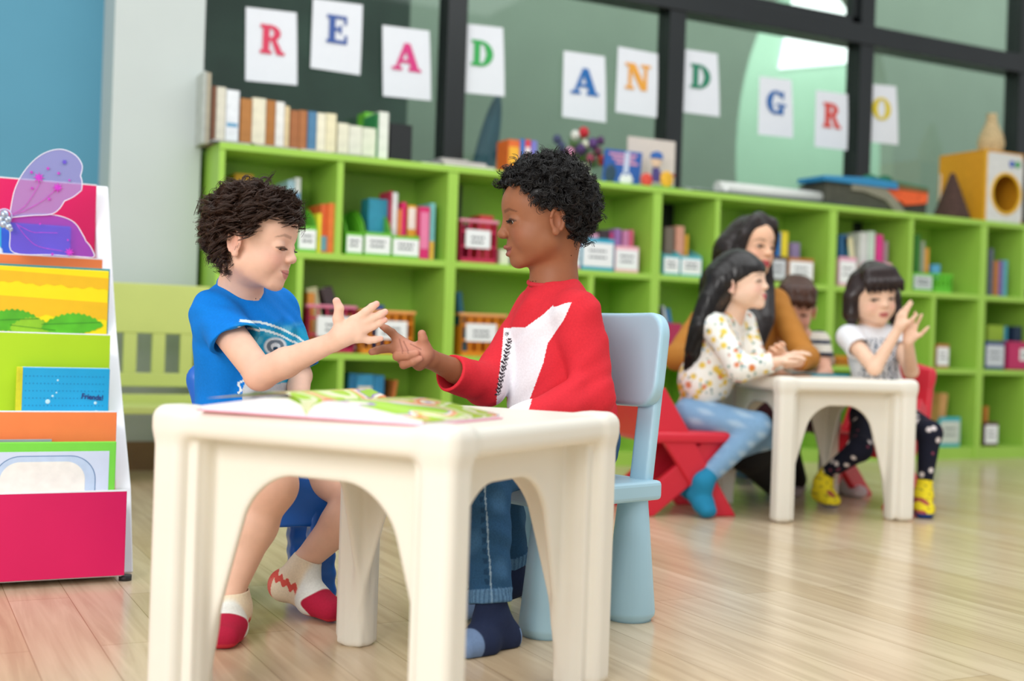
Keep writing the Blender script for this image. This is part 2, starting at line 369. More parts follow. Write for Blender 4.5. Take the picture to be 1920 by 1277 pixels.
q = [PY(*p, Yb) for p in ((1462, 129), (1700, 108), (1700, -60), (1500, -60))]
structure(MB().prism([(p[0], p[2]) for p in q], 'y', Yb, Yb+.02), 'window_2', sky)
# dark notice board seen through the first pane
q0, q1 = PY(386, 150, 5.75), PY(660, 150, 5.75)
tag(MB().box(1.22, 2.38, 5.96, 5.99, .0, 2.5, .005).obj('green_board', mat('46594f', .7, .25, 3)), 'dark green board standing behind the leftmost window pane', 'board')
structure(MB().box(1.17, 9.4, 5.70, 5.95, .96, 1.0), 'trim_1', WH)
cc = PY(914, 262, 5.76); tag(MB().lathe([(.001, 0), (.98, .0), (1, .006), (1, .016), (.98, .02), (.001, .02)], n=40, M=Matrix.Translation((cc[0]-.03, 5.77, 1.436)) @ Matrix.Rotation(math.radians(11), 4, 'Y') @ Matrix.Diagonal((.062, 1, .44, 1)) @ Matrix.Rotation(math.pi/2, 4, 'X')).obj('oval_reflection', mat('3d6078', .5, .2, 5)), 'dark blue oval disc standing in for a glass reflection below the green letter D', 'board')  # solid disc modelled for a blue reflection in the window glass
# ---------------------------------------------------------------- low green bookcase, five joined units
GRN = mat('a3d052', .42, .03, 3, .45); SF = 5.06; SB = 5.47; TOPZ = 1.373; TK = .029
ZS = [.069, .487+TK, .915+TK]; WALLS = [1.197, 2.255, 3.357, 4.478, 5.602, 6.72]
DIV = [{2: [1.723], 1: [1.557], 0: [1.753]}, {2: [2.783], 1: [2.995], 0: [2.8]}, {2: [3.724], 1: [3.95], 0: [3.75]}, {2: [5.043], 1: [5.228], 0: [4.9]}, {2: [5.94], 1: [6.1], 0: [6.0]}]
GR2 = ['leftmost unit, beside the white pillar', 'second unit from the left, behind the child in the red shirt', 'middle unit, behind the woman in the mustard top', 'fourth unit from the left, behind the girl with raised hands', 'rightmost unit, cut off by the edge of the photo']
for u in range(5):
    x0, x1 = WALLS[u], WALLS[u+1]; t = thing('bookcase', 'low green bookcase, '+GR2[u], 'bookcase', (x0, SF, 0), 0, 'green bookcase units'); W_ = x1-x0; D_ = SB-SF
    def part(n, m_): m_.obj(n, GRN, t)
    part('side_panel', MB().box(0, .025, 0, D_, 0, TOPZ-TK, .0015)); part('side_panel', MB().box(W_-.025, W_, 0, D_, 0, TOPZ-TK, .0015))
    part('top_board', MB().box(0, W_, -.004, D_, TOPZ-TK, TOPZ, .0015)); part('back_panel', MB().box(.025, W_-.025, D_-.012, D_, .03, TOPZ-TK))
    part('plinth', MB().box(.025, W_-.025, .008, D_-.02, 0, .069)); 
    for z in ZS[1:]: part('shelf', MB().box(.025, W_-.025, .002, D_-.012, z-TK, z, .0015))
    for lv, ds in DIV[u].items():
        for d in ds: part('divider', MB().box(d-x0-.014, d-x0+.014, .004, D_-.012, ZS[lv], (ZS[lv+1]-TK if lv < 2 else TOPZ-TK), .001))
# ---------------------------------------------------------------- small stock
def X(px, py, Y): return PY(px, py, Y)[0]
def Z(px, py, Y): return PY(px, py, Y)[2]
def book(px0, px1, ytop, z, Y, col, label, depth=.2, lean=0, page='efe9da', group=None, name='book', spine=None, cat='book', cap=None):
    ym = ytop+10; x0, x1 = X(px0, ym, Y), X(px1, ym, Y); h = max(.04, Z((px0+px1)/2, ytop, Y)-z); w = x1-x0; t = min(.003, w*.2)
    if cap: h = min(h, cap)
    m = MB(); m.box(-w/2, -w/2+t, 0, depth, 0, h, mi=0).box(w/2-t, w/2, 0, depth, 0, h, mi=0).box(-w/2+t*.9, w/2-t*.9, 0, t, 0, h, mi=0).box(-w/2+t, w/2-t, t, depth-.004, .004, h-.004, mi=1)
    if spine: m.box(-w*.42, w*.42, -.0008, .0, h*spine[1], h*spine[2], mi=2)
    o = m.obj(name, [mat(col, .5, .1, 25), mat(page, .8, .05, 90)]+([mat(spine[0], .6)] if spine else []), None, label, cat, group)
    o.location = ((x0+x1)/2, Y, z); 
    if lean: o.rotation_euler = (0, math.radians(lean), 0); o.location.z = z+abs(math.sin(math.radians(lean)))*w/2+.0005
    return o
def lettering(parent, x0, x1, y, zs, col='4a5458'):
    m = MB(); r_ = random.Random(int((x0+zs[0])*1e4))
    for z in zs:
        x = x0
        while x < x1-.004: w = min(r_.uniform(.008, .022), x1-x); m.box(x, x+w, y-.0006, y, z, z+.009); x += w+.005
    return m.obj('printed_text', mat(col, .7), parent)
def file_box(px0, px1, yt, z, Y, col, label, hb=None, lab=True, cat='file box', group='magazine file boxes on the shelves', depth=.24, labw='f1f3f2', low=.0):
    x0, x1 = X(px0, yt, Y), X(px1, yt, Y); w = x1-x0; h = Z((px0+px1)/2, yt, Y)-z; hb = hb or h*1.75; t = thing('file_box', label, cat, ((x0+x1)/2, Y, z), 0, group); m = mat(col, .45, .04, 8); a = w/2
    MB().box(-a, a, 0, .004, 0, h).obj('front_panel', m, t)
    pr = [(0, 0), (depth, 0), (depth, hb), (depth*.72, hb), (depth*.5, hb*.97), (depth*.3, hb*.86), (depth*.14, (h+hb)/2*.95), (.004, h)]
    for s_ in (-1, 1): MB().prism(pr, 'x', s_*a-s_*.004, s_*a).obj('side_panel', m, t)
    MB().box(-a+.004, a-.004, depth-.004, depth, 0, hb).obj('back_panel', m, t); MB().box(-a+.004, a-.004, .004, depth-.004, 0, .004).obj('bottom', m, t)
    if lab:
        l = MB().box(-a*.94, a*.94, -.0015, 0, h*.12, h*.86).obj('label_card', mat(labw, .6, .02), t); lettering(l, -a*.55, a*.55, -.0018, (h*.58, h*.38))
    return t
def basket(px0, px1, yt, z, Y, col, label, depth=.22, lab=True, rim=None, labx=(.2, .85), solid_=False, name='basket', group='plastic baskets on the shelves'):
    x0, x1 = X(px0, yt, Y), X(px1, yt, Y); w = x1-x0; h = Z((px0+px1)/2, yt, Y)-z; t = thing(name, label, 'basket', ((x0+x1)/2, Y, z), 0, group); m = mat(col, .4, .04, 8); a = w/2; ta = .94
    r_ = MB().box(-a-.004, a+.004, -.004, depth+.004, h-.012, h, .003).box(-a+.005, a-.005, .006, depth-.006, h-.013, h+.001, mi=1)
    rm = MB()
    for q in ((-a-.004, a+.004, -.005, .004), (-a-.004, a+.004, depth-.004, depth+.005), (-a-.004, -a+.005, .004, depth-.004), (a-.005, a+.004, .004, depth-.004)): rm.box(*q, h-.014, h, .002)
    r_.bm.free(); rm.obj('rim', mat(rim or col, .4), t)
    wl_ = MB(); n = max(4, int(w/.040))
    if solid_: wl_.box(-a*ta, a*ta, 0, .004, 0, h-.012)
    else:
        for i in range(n+1):
            x = -a*ta+2*a*ta*i/n; wl_.box(x-.0045, x+.0045, 0, .004, 0, h-.012)
        for k in range(3): zz = (h-.02)*k/2.6; wl_.box(-a*ta, a*ta, .0005, .0045, zz, zz+.010+(.012 if k == 0 else 0))
    for s_ in (-1, 1): wl_.box(s_*a*ta-.002, s_*a*ta+.002, 0, depth, 0, h-.012)
    wl_.box(-a*ta, a*ta, depth-.004, depth, 0, h-.012).box(-a*ta, a*ta, 0, depth, 0, .004); wl_.obj('wall', m, t)
    if lab: l = MB().box(-a+2*a*labx[0], -a+2*a*labx[1], -.003, -.0012, h*.34, h*.76).obj('label_card', mat('eef1f0', .6, .02), t); c_ = -a+a*(labx[0]+labx[1]); lettering(l, c_-a*.35, c_+a*.35, -.0034, (h*.56, h*.45))
    return t
Y0 = SF+.03; z2, z1, z0 = ZS[2]+.0003, ZS[1]+.0003, ZS[0]+.0003
G_ = 'books on the shelves'
# unit 1, top row
book(540, 553, 338, z2, Y0+.10, 'a9cde0', 'pale blue book standing above the brown curls of the child in blue', group=G_); book(554, 564, 333, z2, Y0+.10, 'e9ecec', 'white book beside the pale blue one, above the brown curls', group=G_, spine=('5b93c2', .3, .8))
book(440, 475, 326, z2, Y0+.14, 'd9a51c', 'mustard yellow book partly hidden behind the curly brown hair', group=G_)
file_box(560, 594, 424, z2, Y0, '6fc23a', 'green file box with white label between the curly brown hair and the orange picture book', hb=.2)
book(596, 603, 400, z2, Y0+.01, 'e6dc2a', 'thin yellow book left of the orange picture book', group=G_)
book(602, 616.5, 383, z2, Y0+.02, 'd8642c', 'orange picture book with green and blue shapes on its side', group=G_, spine=('6aa8b8', .05, .35)); book(617, 628.5, 381, z2, Y0, 'f07c3a', 'bright orange board book with a plain spine', group=G_)
file_box(650, 681, 436, z2, Y0, '6cc02f', 'leftmost green file box of three in the second cell of the top row', hb=.2); file_box(684, 734, 436, z2, Y0, '6cc02f', 'middle green file box of three, its curved side empty', hb=.21); file_box(736, 787, 443, z2, Y0, '6cc02f', 'right green file box of three, holding pink and orange books', hb=.135)
book(692, 731, 357, z2+.004, Y0+.09, '2f96b4', 'wide teal blue book standing in the green file boxes', .1, group=G_, cap=.26); book(732, 736, 358, z2+.004, Y0+.06, 'c8325a', 'thin dark pink book against the teal blue one', .14, group=G_); book(737, 746, 361, z2+.004, Y0+.05, 'e8eaea', 'white book in the right green file box', .14, group=G_)
book(749, 753, 392, z2+.004, Y0+.03, 'f08a3c', 'thin orange book beside the pink book in the green file box', .14, group=G_); book(754, 762, 379, z2+.004, Y0+.03, 'd91f63', 'pink book with a rounded top in the right green file box', .14, group=G_); book(765, 781, 385, z2+.004, Y0+.04, 'e7a832', 'cream and yellow small book at the right end of the green file box', .12, group=G_, spine=('f2efe2', .55, .95))
book(788, 806, 388, z2, Y0, 'd6246c', 'magenta book with pale blossoms outside the green file boxes', group=G_, spine=('e77ea6', .2, .9)); book(807, 816, 381, z2, Y0+.02, '7cc3c4', 'turquoise and yellow book beside the magenta book', group=G_, spine=('f0b92f', .0, .33))
# unit 1, middle row
basket(577, 668, 572, z1, Y0, 'b51f4c', 'raspberry basket with white label behind the outstretched hand', rim='d77b95', labx=(.2, .9)); basket(676, 778, 582, z1, Y0, 'e68a1e', 'orange basket with white label behind the fingers', rim='eaa25a', labx=(.3, .86))
book(577, 590, 549, z1+.01, Y0+.05, 'e2923a', 'small orange book standing in the raspberry basket', .1, group=G_); book(597, 617, 540, z1+.01, Y0+.08, 'd9d3a6', 'cream book leaning in the raspberry basket', .1, -12, group=G_); book(640, 661, 538, z1+.01, Y0+.06, '46383a', 'dark book leaning in the raspberry basket', .12, -20, group=G_, spine=('8d3030', .2, .6))
book(666, 672, 540, z1+.012, Y0+.03, 'b9bcc0', 'thin grey book leaning between the baskets', .12, -22, group=G_, cap=.165); book(683, 689, 545, z1+.012, Y0+.03, 'e8a04c', 'thin orange book leaning into the orange basket', .12, -22, group=G_, cap=.17); book(706, 720, 572, z1+.012, Y0+.05, '34508a', 'dark blue book low in the orange basket', .12, 0, group=G_)
# unit 1, bottom row
book(654, 668, 700, z0, Y0+.06, '2a7fb4', 'blue patterned book standing in the bottom cell above the open book', group=G_, spine=('e6c24a', .6, .8)); book(669, 700, 702, z0, Y0+.05, '3b96c6', 'wide light blue picture book in the bottom cell', group=G_, spine=('e9e2cf', .55, .85)); book(701, 720, 704, z0, Y0+.05, '2f86b8', 'blue book with white pictures in the bottom cell', group=G_, spine=('f0efe8', .5, .7)); book(722, 728, 712, z0, Y0+.05, 'c8743a', 'thin brown book at the right end of the bottom cell', .18, 8, group=G_)
# unit 2
basket(864, 934, 412, z2, Y0, 'c22a50', 'crimson basket with white label left of the face of the child in red', rim='df8aa0', labx=(.14, .80)); book(900, 925, 404, z2+.02, Y0+.04, 'c53a3a', 'red and white papers lying in the crimson basket', .12, 0, group=G_)
book(938, 955, 468, z2, Y0, 'dfe3c4', 'small pale packet beside the crimson basket', .1, group=G_, name='packet', cat='packet')
basket(864, 950, 588, z1, Y0, 'e68a1e', 'orange basket with white label beside the red sleeve', rim='e8a565', labx=(.12, .78)); book(870, 880, 548, z1+.012, Y0+.02, '1d5a68', 'dark teal book leaning over the orange basket beside the red sleeve', .14, -8, group=G_)
file_box(1072, 1089, 455, z2, Y0, 'ef77a8', 'pink file box just behind the curly black hair', hb=.16); file_box(1092, 1152, 447, z2, Y0-.01, '2aa5c4', 'teal box with white label right of the curly black hair', hb=.165, depth=.2); file_box(1154, 1198, 462, z2, Y0, 'f4b7c2', 'pale pink file box with white label beside the teal box', hb=.13)
for a, b_, t_, c_, l_ in ((1108, 1122, 438, 'd69ab4', 'dusty pink book above the teal box'), (1124, 1142, 431, '3a2c34', 'black book above the teal box'), (1144, 1150, 436, 'c2427e', 'thin magenta book above the teal box'), (1153, 1164, 429, '9f6fb0', 'purple book in the pale pink file box'), (1168, 1179, 432, 'c981ab', 'mauve book in the pale pink file box'), (1180, 1188, 431, 'd25a78', 'rose book at the right of the pale pink file box')): book(a, b_, t_, z2+.005, Y0+.05, c_, l_, .12, group=G_)
# unit 3
file_box(1245, 1275, 478, z2, Y0, '57b3bd', 'left pale teal file box beside the divider above the mustard sleeve', hb=.15); file_box(1277, 1316, 481, z2, Y0, '68c0c8', 'right pale teal file box beside the long black hair', hb=.15)
for a, b_, t_, c_, l_ in ((1247, 1264, 426, '75695c', 'grey brown book in the left pale teal file box'), (1268, 1283, 424, 'd79a83', 'salmon pink book above the pale teal file boxes'), (1285, 1291, 440, 'd6a52c', 'thin yellow book above the pale teal file boxes')): book(a, b_, t_, z2+.005, Y0+.06, c_, l_, .12, group=G_)
book(1420, 1436, 402, z2, Y0+.2, 'b9cf92', 'pale green book standing above the head of the woman', .15, group=G_); file_box(1436, 1475, 480, z2, Y0, '4a2c20', 'dark brown box with white label beside the face of the woman', hb=.12, depth=.2, labw='c9cdd0'); file_box(1480, 1526, 484, z2, Y0, 'b8752e', 'light brown box with white label above the child in stripes', hb=.12, depth=.2)
for a, b_, t_, c_, l_ in ((1436, 1444, 430, '3c2c50', 'dark purple book in the dark brown box'), (1448, 1464, 435, '2a72b8', 'bright blue book in the dark brown box'), (1466, 1478, 434, 'ecd62c', 'yellow book in the dark brown box'), (1484, 1500, 455, '8d7ba0', 'lilac book in the light brown box')): book(a, b_, t_, z2+.005, Y0+.05, c_, l_, .1, 0, group=G_)
file_box(1246, 1278, 606, z1, Y0, 'b02a54', 'dark pink box low beside the mustard sleeve', hb=.12, lab=False); book(1248, 1256, 576, z1+.005, Y0+.05, '3b3f44', 'dark grey book in the dark pink box', .1, -10, group=G_); book(1257, 1266, 574, z1+.005, Y0+.05, 'd8e2e6', 'white book in the dark pink box', .1, -14, group=G_); book(1268, 1275, 578, z1+.005, Y0+.05, '2b78a8', 'blue book in the dark pink box', .1, -14, group=G_)
# unit 4
basket(1566, 1640, 668, z1, Y0, 'd98a1c', 'orange basket half hidden by the girl in the white T-shirt', lab=False)
file_box(1574, 1606, 482, z2, Y0, 'e7a9bd', 'pink floral file box left of the girl with the short bob', hb=.13); file_box(1622, 1672, 492, z2, Y0, 'e7a9bd', 'pink floral file box above the head of the girl with the short bob', hb=.12, lab=False)
for a, b_, t_, c_, l_, ln in ((1574, 1590, 440, '1f5c86', 'dark blue book in the fourth unit, far left of its row', 0), (1592, 1599, 446, '2e8f98', 'teal book leaning in the fourth unit', -8), (1601, 1610, 446, 'e3dcae', 'cream book leaning in the fourth unit', -10), (1613, 1627, 436, 'd7d9d4', 'wide white book in the fourth unit', 0), (1628, 1641, 434, 'c9dccb', 'pale green and white book in the fourth unit', 0), (1644, 1656, 440, 'e0358a', 'hot pink book in the fourth unit', 0), (1658, 1665, 452, 'a98a92', 'greyish pink book at the right of the fourth unit row', 0)): book(a, b_, t_, z2+.005, Y0+.04, c_, l_, .14, ln, group=G_)
file_box(1713, 1749, 512, z2, Y0, '69c42f', 'green file box with grey label in the top right cell of the fourth unit', hb=.13, labw='c8d0d0'); basket(1752, 1786, 514, z2, Y0, '6cd22c', 'bright green basket with slots beside the green file box', lab=False)
for a, b_, t_, c_, l_ in ((1716, 1726, 440, '2f7a1e', 'dark green book above the green file box'), (1727, 1734, 452, '9aa58c', 'grey book above the green file box'), (1735, 1742, 465, 'e0a03a', 'thin orange book above the green file box')): book(a, b_, t_, z2+.005, Y0+.05, c_, l_, .12, group=G_)
c_ = PY(1755, 500, Y0+.05); tag(MB().lathe([(.028, 0), (.032, .09), (.029, .09), (.026, .004)]).obj('plastic_cup', mat('4f9fc4', .4)), 'light blue plastic cup standing in the bright green basket', 'cup').location = (c_[0], Y0+.06, z2+.07)
file_box(1757, 1780, 645, z1, Y0, 'b87a38', 'brown box with white label alone in the middle row right of the girl', hb=.13, depth=.2)
file_box(1763, 1801, 782, z0, Y0, '2fb0bc', 'turquoise box with pale label in the bottom row', hb=.12, depth=.2, labw='cfd8cc'); book(1757, 1770, 738, z0+.0, Y0+.06, 'd8a263', 'tan paper bundle in the bottom row beside the turquoise box', .1, 6, group=G_)
# unit 5
for a, b_, t_, c_, l_ in ((1856, 1863, 466, '5a6470', 'dark grey book in the rightmost unit'), (1865, 1873, 489, 'b8743a', 'orange brown book in the rightmost unit'), (1874, 1881, 489, '7a62a2', 'violet book in the rightmost unit'), (1882, 1889, 488, '56a8b4', 'teal book at the right end of its row in the rightmost unit')): book(a, b_, t_, z2, Y0, c_, l_, .18, group=G_)
file_box(1849, 1884, 640, z1, Y0, '1f3f78', 'navy box with white label in the rightmost unit', hb=.17, depth=.2, labw='ccd2d8'); basket(1890, 1935, 641, z1, Y0, 'c01f5e', 'magenta basket at the right edge of the photo', lab=True, labx=(.5, .98), solid_=True)
for a, b_, t_, c_, l_ in ((1852, 1882, 610, '98b82e', 'lime green book standing in the navy box'), (1884, 1889, 612, '3a9ab4', 'thin light blue book beside the navy box'), (1902, 1916, 612, '243454', 'dark navy book in the magenta basket')): book(a, b_, t_, z1+.005, Y0+.06, c_, l_, .08, group=G_)
file_box(1847, 1872, 791, z0, Y0, '4e2a20', 'dark brown box with white label in the bottom row at the right', hb=.12, depth=.18); book(1848, 1853, 762, z0+.005, Y0+.05, 'd98a3a', 'thin orange book in the dark brown bottom box', .08, group=G_)
# ---------------------------------------------------------------- on top of the bookcase
TZ = TOPZ+.0004; YT = 5.17
row = [(382, 388, 133, 'b9beb6', 'tall grey white book, first of the row by the pillar'), (389, 396, 136, 'b3aa93', 'tall tan grey book, second of the row by the pillar'), (398, 406, 161, '7d5138', 'dark brown book between the tall tan and the ivory one'), (407, 424, 163, 'dcd8c6', 'ivory book, fifth from the pillar'), (425, 449, 169, 'e9edf0', 'broad white book with a small pale blue mark'), (452, 473, 185, 'b4783a', 'broad tan brown book right of the broad white one'), (474, 499, 184, 'e9e3c8', 'broad cream book between two brown books'), (500, 517, 188, 'b07232', 'brown book right of the broad cream one'), (518, 534, 191, 'ecebe4', 'white book below the left of the letter E sheet'), (535, 543, 199, 'e6cf9f', 'thin pale tan book'), (545, 561, 207, 'a8683a', 'reddish brown book, left of a matching one'), (562, 576, 207, 'b06f3e', 'reddish brown book directly left of the blue one'), (578, 594, 209, '4e80a4', 'slate blue book in the row'), (595, 611, 212, 'efe9cf', 'cream book right of the slate blue one'), (612, 631, 213, 'ece3bd', 'pale yellow book, second after the slate blue one'), (634, 654, 231, 'e8e4cb', 'low ivory book, first of three low ones'), (655, 679, 236, 'e4e3d2', 'low ivory book, middle of three low ones'), (680, 705, 240, 'e2e4cf', 'low ivory book, last of three low ones'), (711, 729, 210, 'e6e9de', 'tall white book right of the green ones')]
for a, b_, t_, c_, l_ in row: book(a, b_, t_, TZ, YT if a > 395 else YT-.02, c_, l_, .17, group='books on top of the bookcase', spine=(('6aa5c8', .35, .42) if a == 425 else None))
book(684, 706, 211, TZ, YT+.19, '63b52a', 'bright green book standing behind the low ivory books', .1, group='books on top of the bookcase'); book(706, 710.5, 212, TZ, YT, '1f7c40', 'thin dark green book left of the tall white one', .17, group='books on top of the bookcase')
book(732, 773, 233, TZ, YT, '15181a', 'plain black box at the right end of the book row', .15, page='15181a', name='black_box', cat='box')
def flat(px0, px1, Y, z, th, dep, col, label, rz=0, name='magazine', cat='magazine', page='e9e6df', group='magazines on top of the bookcase'):
    x0, x1 = X(px0, 280, Y), X(px1, 280, Y); w = x1-x0
    o = MB().box(-w/2, w/2, 0, dep, 0, th*.2, mi=0).box(-w/2+.002, w/2-.002, .002, dep-.002, th*.2, th*.8, mi=1).box(-w/2, w/2, 0, dep, th*.8, th, mi=0).obj(name, [mat(col, .4, .25, 20), mat(page, .8)], None, label, cat, group)
    o.location = ((x0+x1)/2, Y, z); o.rotation_euler = (0, 0, rz); return o
flat(398, 478, SF+.0, TZ, .008, .08, '3c2f55', 'dark purple magazine lying at the left in front of the brown books'); flat(470, 560, SF+.0, TZ, .007, .085, '57274f', 'plum coloured magazine lying in front of the white and brown books'); flat(565, 622, SF+.0, TZ, .007, .08, 'b9a6ae', 'pale pink magazine lying in front of the blue book'); flat(626, 700, SF+.0, TZ, .006, .08, '6c7478', 'grey magazine lying in front of the low ivory books')
flat(792, 838, SF+.02, TZ, .010, .16, '28456a', 'navy magazine lying left of the grey stack'); flat(834, 930, SF+.01, TZ, .014, .24, '8f8d86', 'grey magazine at the bottom of the stack below the letter D'); flat(830, 915, SF+.015, TZ+.0143, .013, .22, 'a79a98', 'pale brown magazine in the middle of the stack below the letter D', .05); flat(826, 880, SF+.02, TZ+.0276, .008, .2, '4c5a5c', 'dark grey magazine on top of the stack below the letter D', -.05)
book(953, 975, 262, TZ, YT, 'e06a2a', 'orange book of the small bright set behind the black hair', .12, group='bright small books', spine=('f0b030', .3, .8)); book(976, 984, 261, TZ, YT, '2f74c4', 'blue book of the small bright set', .12, group='bright small books'); book(985, 995, 262, TZ, YT, 'd8424e', 'red book of the small bright set', .12, group='bright small books', spine=('e8e0e4', .6, .8)); book(996, 1007, 264, TZ, YT, '7a7ac8', 'lilac book of the small bright set', .12, group='bright small books')
# flowers
fl = thing('flower_arrangement', 'red, purple and white flowers in a pale pot above the black curly hair', 'flowers', (X(1088, 320, 5.24), 5.24, TZ))
MB().lathe([(.035, 0), (.05, .01), (.055, .05), (.045, .085), (.05, .095), (.045, .095), (.03, .02)]).obj('pot', mat('c6cbb0', .4), fl)
r_ = random.Random(4); lf = MB()
for i in range(130):
    a = r_.uniform(0, 6.28); e = r_.uniform(.1, 1.3); L = r_.uniform(.10, .24); d = Vector((math.cos(a)*math.cos(e)*1.2, math.sin(a)*math.cos(e)*.7, math.sin(e)*.75)); p0 = Vector((0, 0, .08)); p1 = p0+d*L; s_ = d.cross(Vector((0, 0, 1))).normalized()*.009
    lf.quad(p0+d*L*.4, p0+d*L*.7+s_, p1, p0+d*L*.7-s_); lf.tube([p0, p0+d*L*.5], .0012, 4)
lf.obj('leaves', mat('5f7d43', .6, .3, 40), fl)
for dx, dz, c_, s_ in ((.0, .195, 'c41f2e', .030), (-.035, .18, 'dfe0d6', .026), (.03, .15, '5c3a78', .03), (-.02, .12, '4b3068', .032), (-.055, .105, 'd58fb2', .027), (.055, .12, '6a2c4a', .026), (.075, .085, 'c82436', .027), (.115, .07, 'e8dfcc', .022), (-.085, .10, '4a3570', .026), (.0, .145, 'd6d8c2', .022), (.06, .165, '54305e', .024), (-.115, .15, '3e4668', .026), (-.10, .125, '3e4668', .024), (.095, .10, 'd8d0b8', .018), (.03, .09, 'b04a6a', .024)):
    f_ = MB()
    for k in range(3):
        n = 7-k; 
        for q in range(n):
            a = 2*math.pi*q/n+k*.4; f_.ball((math.cos(a)*s_*(.62-.22*k), -s_*(.12+.22*k), math.sin(a)*s_*(.62-.22*k)), (s_*.42, s_*.16, s_*.42), sub=1)
    o = f_.ball((0, -s_*.5, 0), s_*.2, sub=1).obj('flower', mat(c_, .6, .15, 60), fl); o.location = (dx*1.35-.02, -.05-r_.uniform(0, .03), dz*1.15+.02)
# books and picture board standing face out
def panel(p0, p1, ytl, ytr, Y, th, col, label, name, cat, lean=.0, base=None):
    "upright rectangle facing the room; p0,p1 columns"
    x0, x1 = X(p0, ytl, Y), X(p1, ytr, Y); h = Z(p0, ytl, Y)-TZ; t = thing(name, label, cat, (x0, Y, TZ), 0); t.rotation_euler = (-lean, 0, 0)
    MB().box(0, x1-x0, 0, th, 0, h, .002).obj('cover' if cat == 'book' else 'board', mat(col, .5, .03), t); return t, x1-x0, h
t, w, h = panel(1132, 1201, 279, 282, SF+.06, .012, '2a5fb0', 'blue picture book with white lettering and a white rabbit shape, standing face out', 'picture_book', 'book', -.12)
m = MB(); 
for z_, a, b_ in ((.84, .1, .85), (.72, .2, .8), (.6, .3, .9)): m.box(w*a, w*b_, -.0012, 0, h*z_, h*z_+.012)
m.obj('title_lettering', mat('d99ab8', .6), t); MB().box(w*.52, w*.66, -.0016, 0, h*.35, h*.97).obj('white_strip', mat('c8d2ec', .6), t)
MB().ball((w*.62, -.001, h*.16), (w*.2, .001, h*.14)).ball((w*.52, -.001, h*.26), (w*.05, .001, h*.08)).ball((w*.7, -.001, h*.27), (w*.05, .001, h*.08)).obj('rabbit_picture', mat('eef0f2', .6), t); MB().ball((w*.18, -.001, h*.3), (w*.16, .001, h*.28)).obj('dark_oval', mat('2e4a5e', .6), t)
t, w, h = panel(1178, 1267, 255, 260, 5.20, .008, 'd6cbc2', 'beige picture board with a cut-out figure in a blue cap, leaning at the window mullion', 'picture_board', 'picture')
MB().box(w*.7, w, -.002, 0, h*.30, h*.36).obj('red_band', mat('a8402e', .6), t); MB().box(w*.62, w, -.002, 0, 0, h*.05).obj('grass_band', mat('3aa33a', .6), t)
t = thing('cutout_figure', 'small paper figure with blue cap and purple shirt between red and yellow shapes', 'figure', (X(1230, 320, SF+.05), SF+.05, TZ))
MB().ball((0, 0, .135), (.032, .004, .034)).obj('head', mat('e6c6a6', .6), t); MB().prism([(-.036, .145), (.036, .145), (.03, .172), (.0, .182), (-.03, .172)], 'y', -.008, .004).obj('cap', mat('2f66b2', .6), t); MB().prism([(-.025, .03), (.025, .03), (.02, .1), (-.02, .1)], 'y', -.004, .003).obj('body', mat('4a4080', .6), t)
MB().ball((-.06, -.01, .034), (.036, .008, .034)).ball((-.06, -.013, .016), (.026, .01, .016)).obj('red_shape', mat('d84838', .6, .3, 40), t); MB().ball((.058, -.01, .045), (.04, .008, .045)).obj('yellow_shape', mat('ecb42c', .6, .2, 40), t); MB().box(-.02, .11, -.014, -.004, 0, .012).obj('green_base', mat('2f9a3c', .6), t)
# trays and sheets
x0, x1 = X(1268, 330, 5.2), X(1600, 380, SF+.03)
tag(MB().box(X(1268, 340, 5.25), 4.62, SF+.02, SF+.36, TZ, TZ+.012, .003).obj('dark_sheet', mat('2c4440', .3)), 'dark green mat lying along the bookcase top under the white roll', 'mat')
tag(MB().tube([(X(1345, 345, SF+.10), SF+.10, TZ+.045), (4.57, SF+.10, TZ+.045)], .032, 20).obj('paper_roll', mat('dfe2dc', .5, .03)), 'long white paper roll lying on the dark green mat', 'roll')
tag(MB().box(X(1270, 335, 5.28), X(1355, 350, 5.2), 5.2, 5.36, TZ+.013, TZ+.035, .004).obj('grey_tray', mat('9aa39c', .3, .05)), 'grey tray left of the white paper roll', 'tray')
for px, py, l_ in ((1317, 333, 'small white ball left of the white paper roll'), (1342, 347, 'small shiny white ball at the end of the paper roll')):
    c_ = PY(px, py, SF+.14); tag(MB().ball((0, 0, 0), .014).obj('white_ball', mat('f4f5f2', .2)), l_, 'ball', 'white balls on the bookcase').location = (c_[0], SF+.17 if px < 1330 else SF+.05, TZ+.013+.0145 if px > 1330 else TZ+.0135+.014)
t = thing('desk_tape', 'small black lump-shaped tape holder behind the white paper roll', 'tape holder', (X(1390, 328, 5.36), 5.36, TZ)); MB().ball((0, 0, .055), (.05, .035, .05)).obj('body', mat('15181a', .5), t); MB().box(-.06, .08, -.03, .03, 0, .028, .006).obj('base', mat('4a5250', .5), t)
t = thing('grey_case', 'low dark grey case behind the white paper roll below the letter R', 'case', (X(1500, 350, 5.33), 5.33, TZ)); MB().box(-.2, .22, -.05, .06, 0, .045, .01).obj('case_body', mat('868d88', .5, .1), t); MB().box(-.19, -.08, -.052, -.02, .035, .05, .004).obj('lid', mat('2c3232', .5), t)
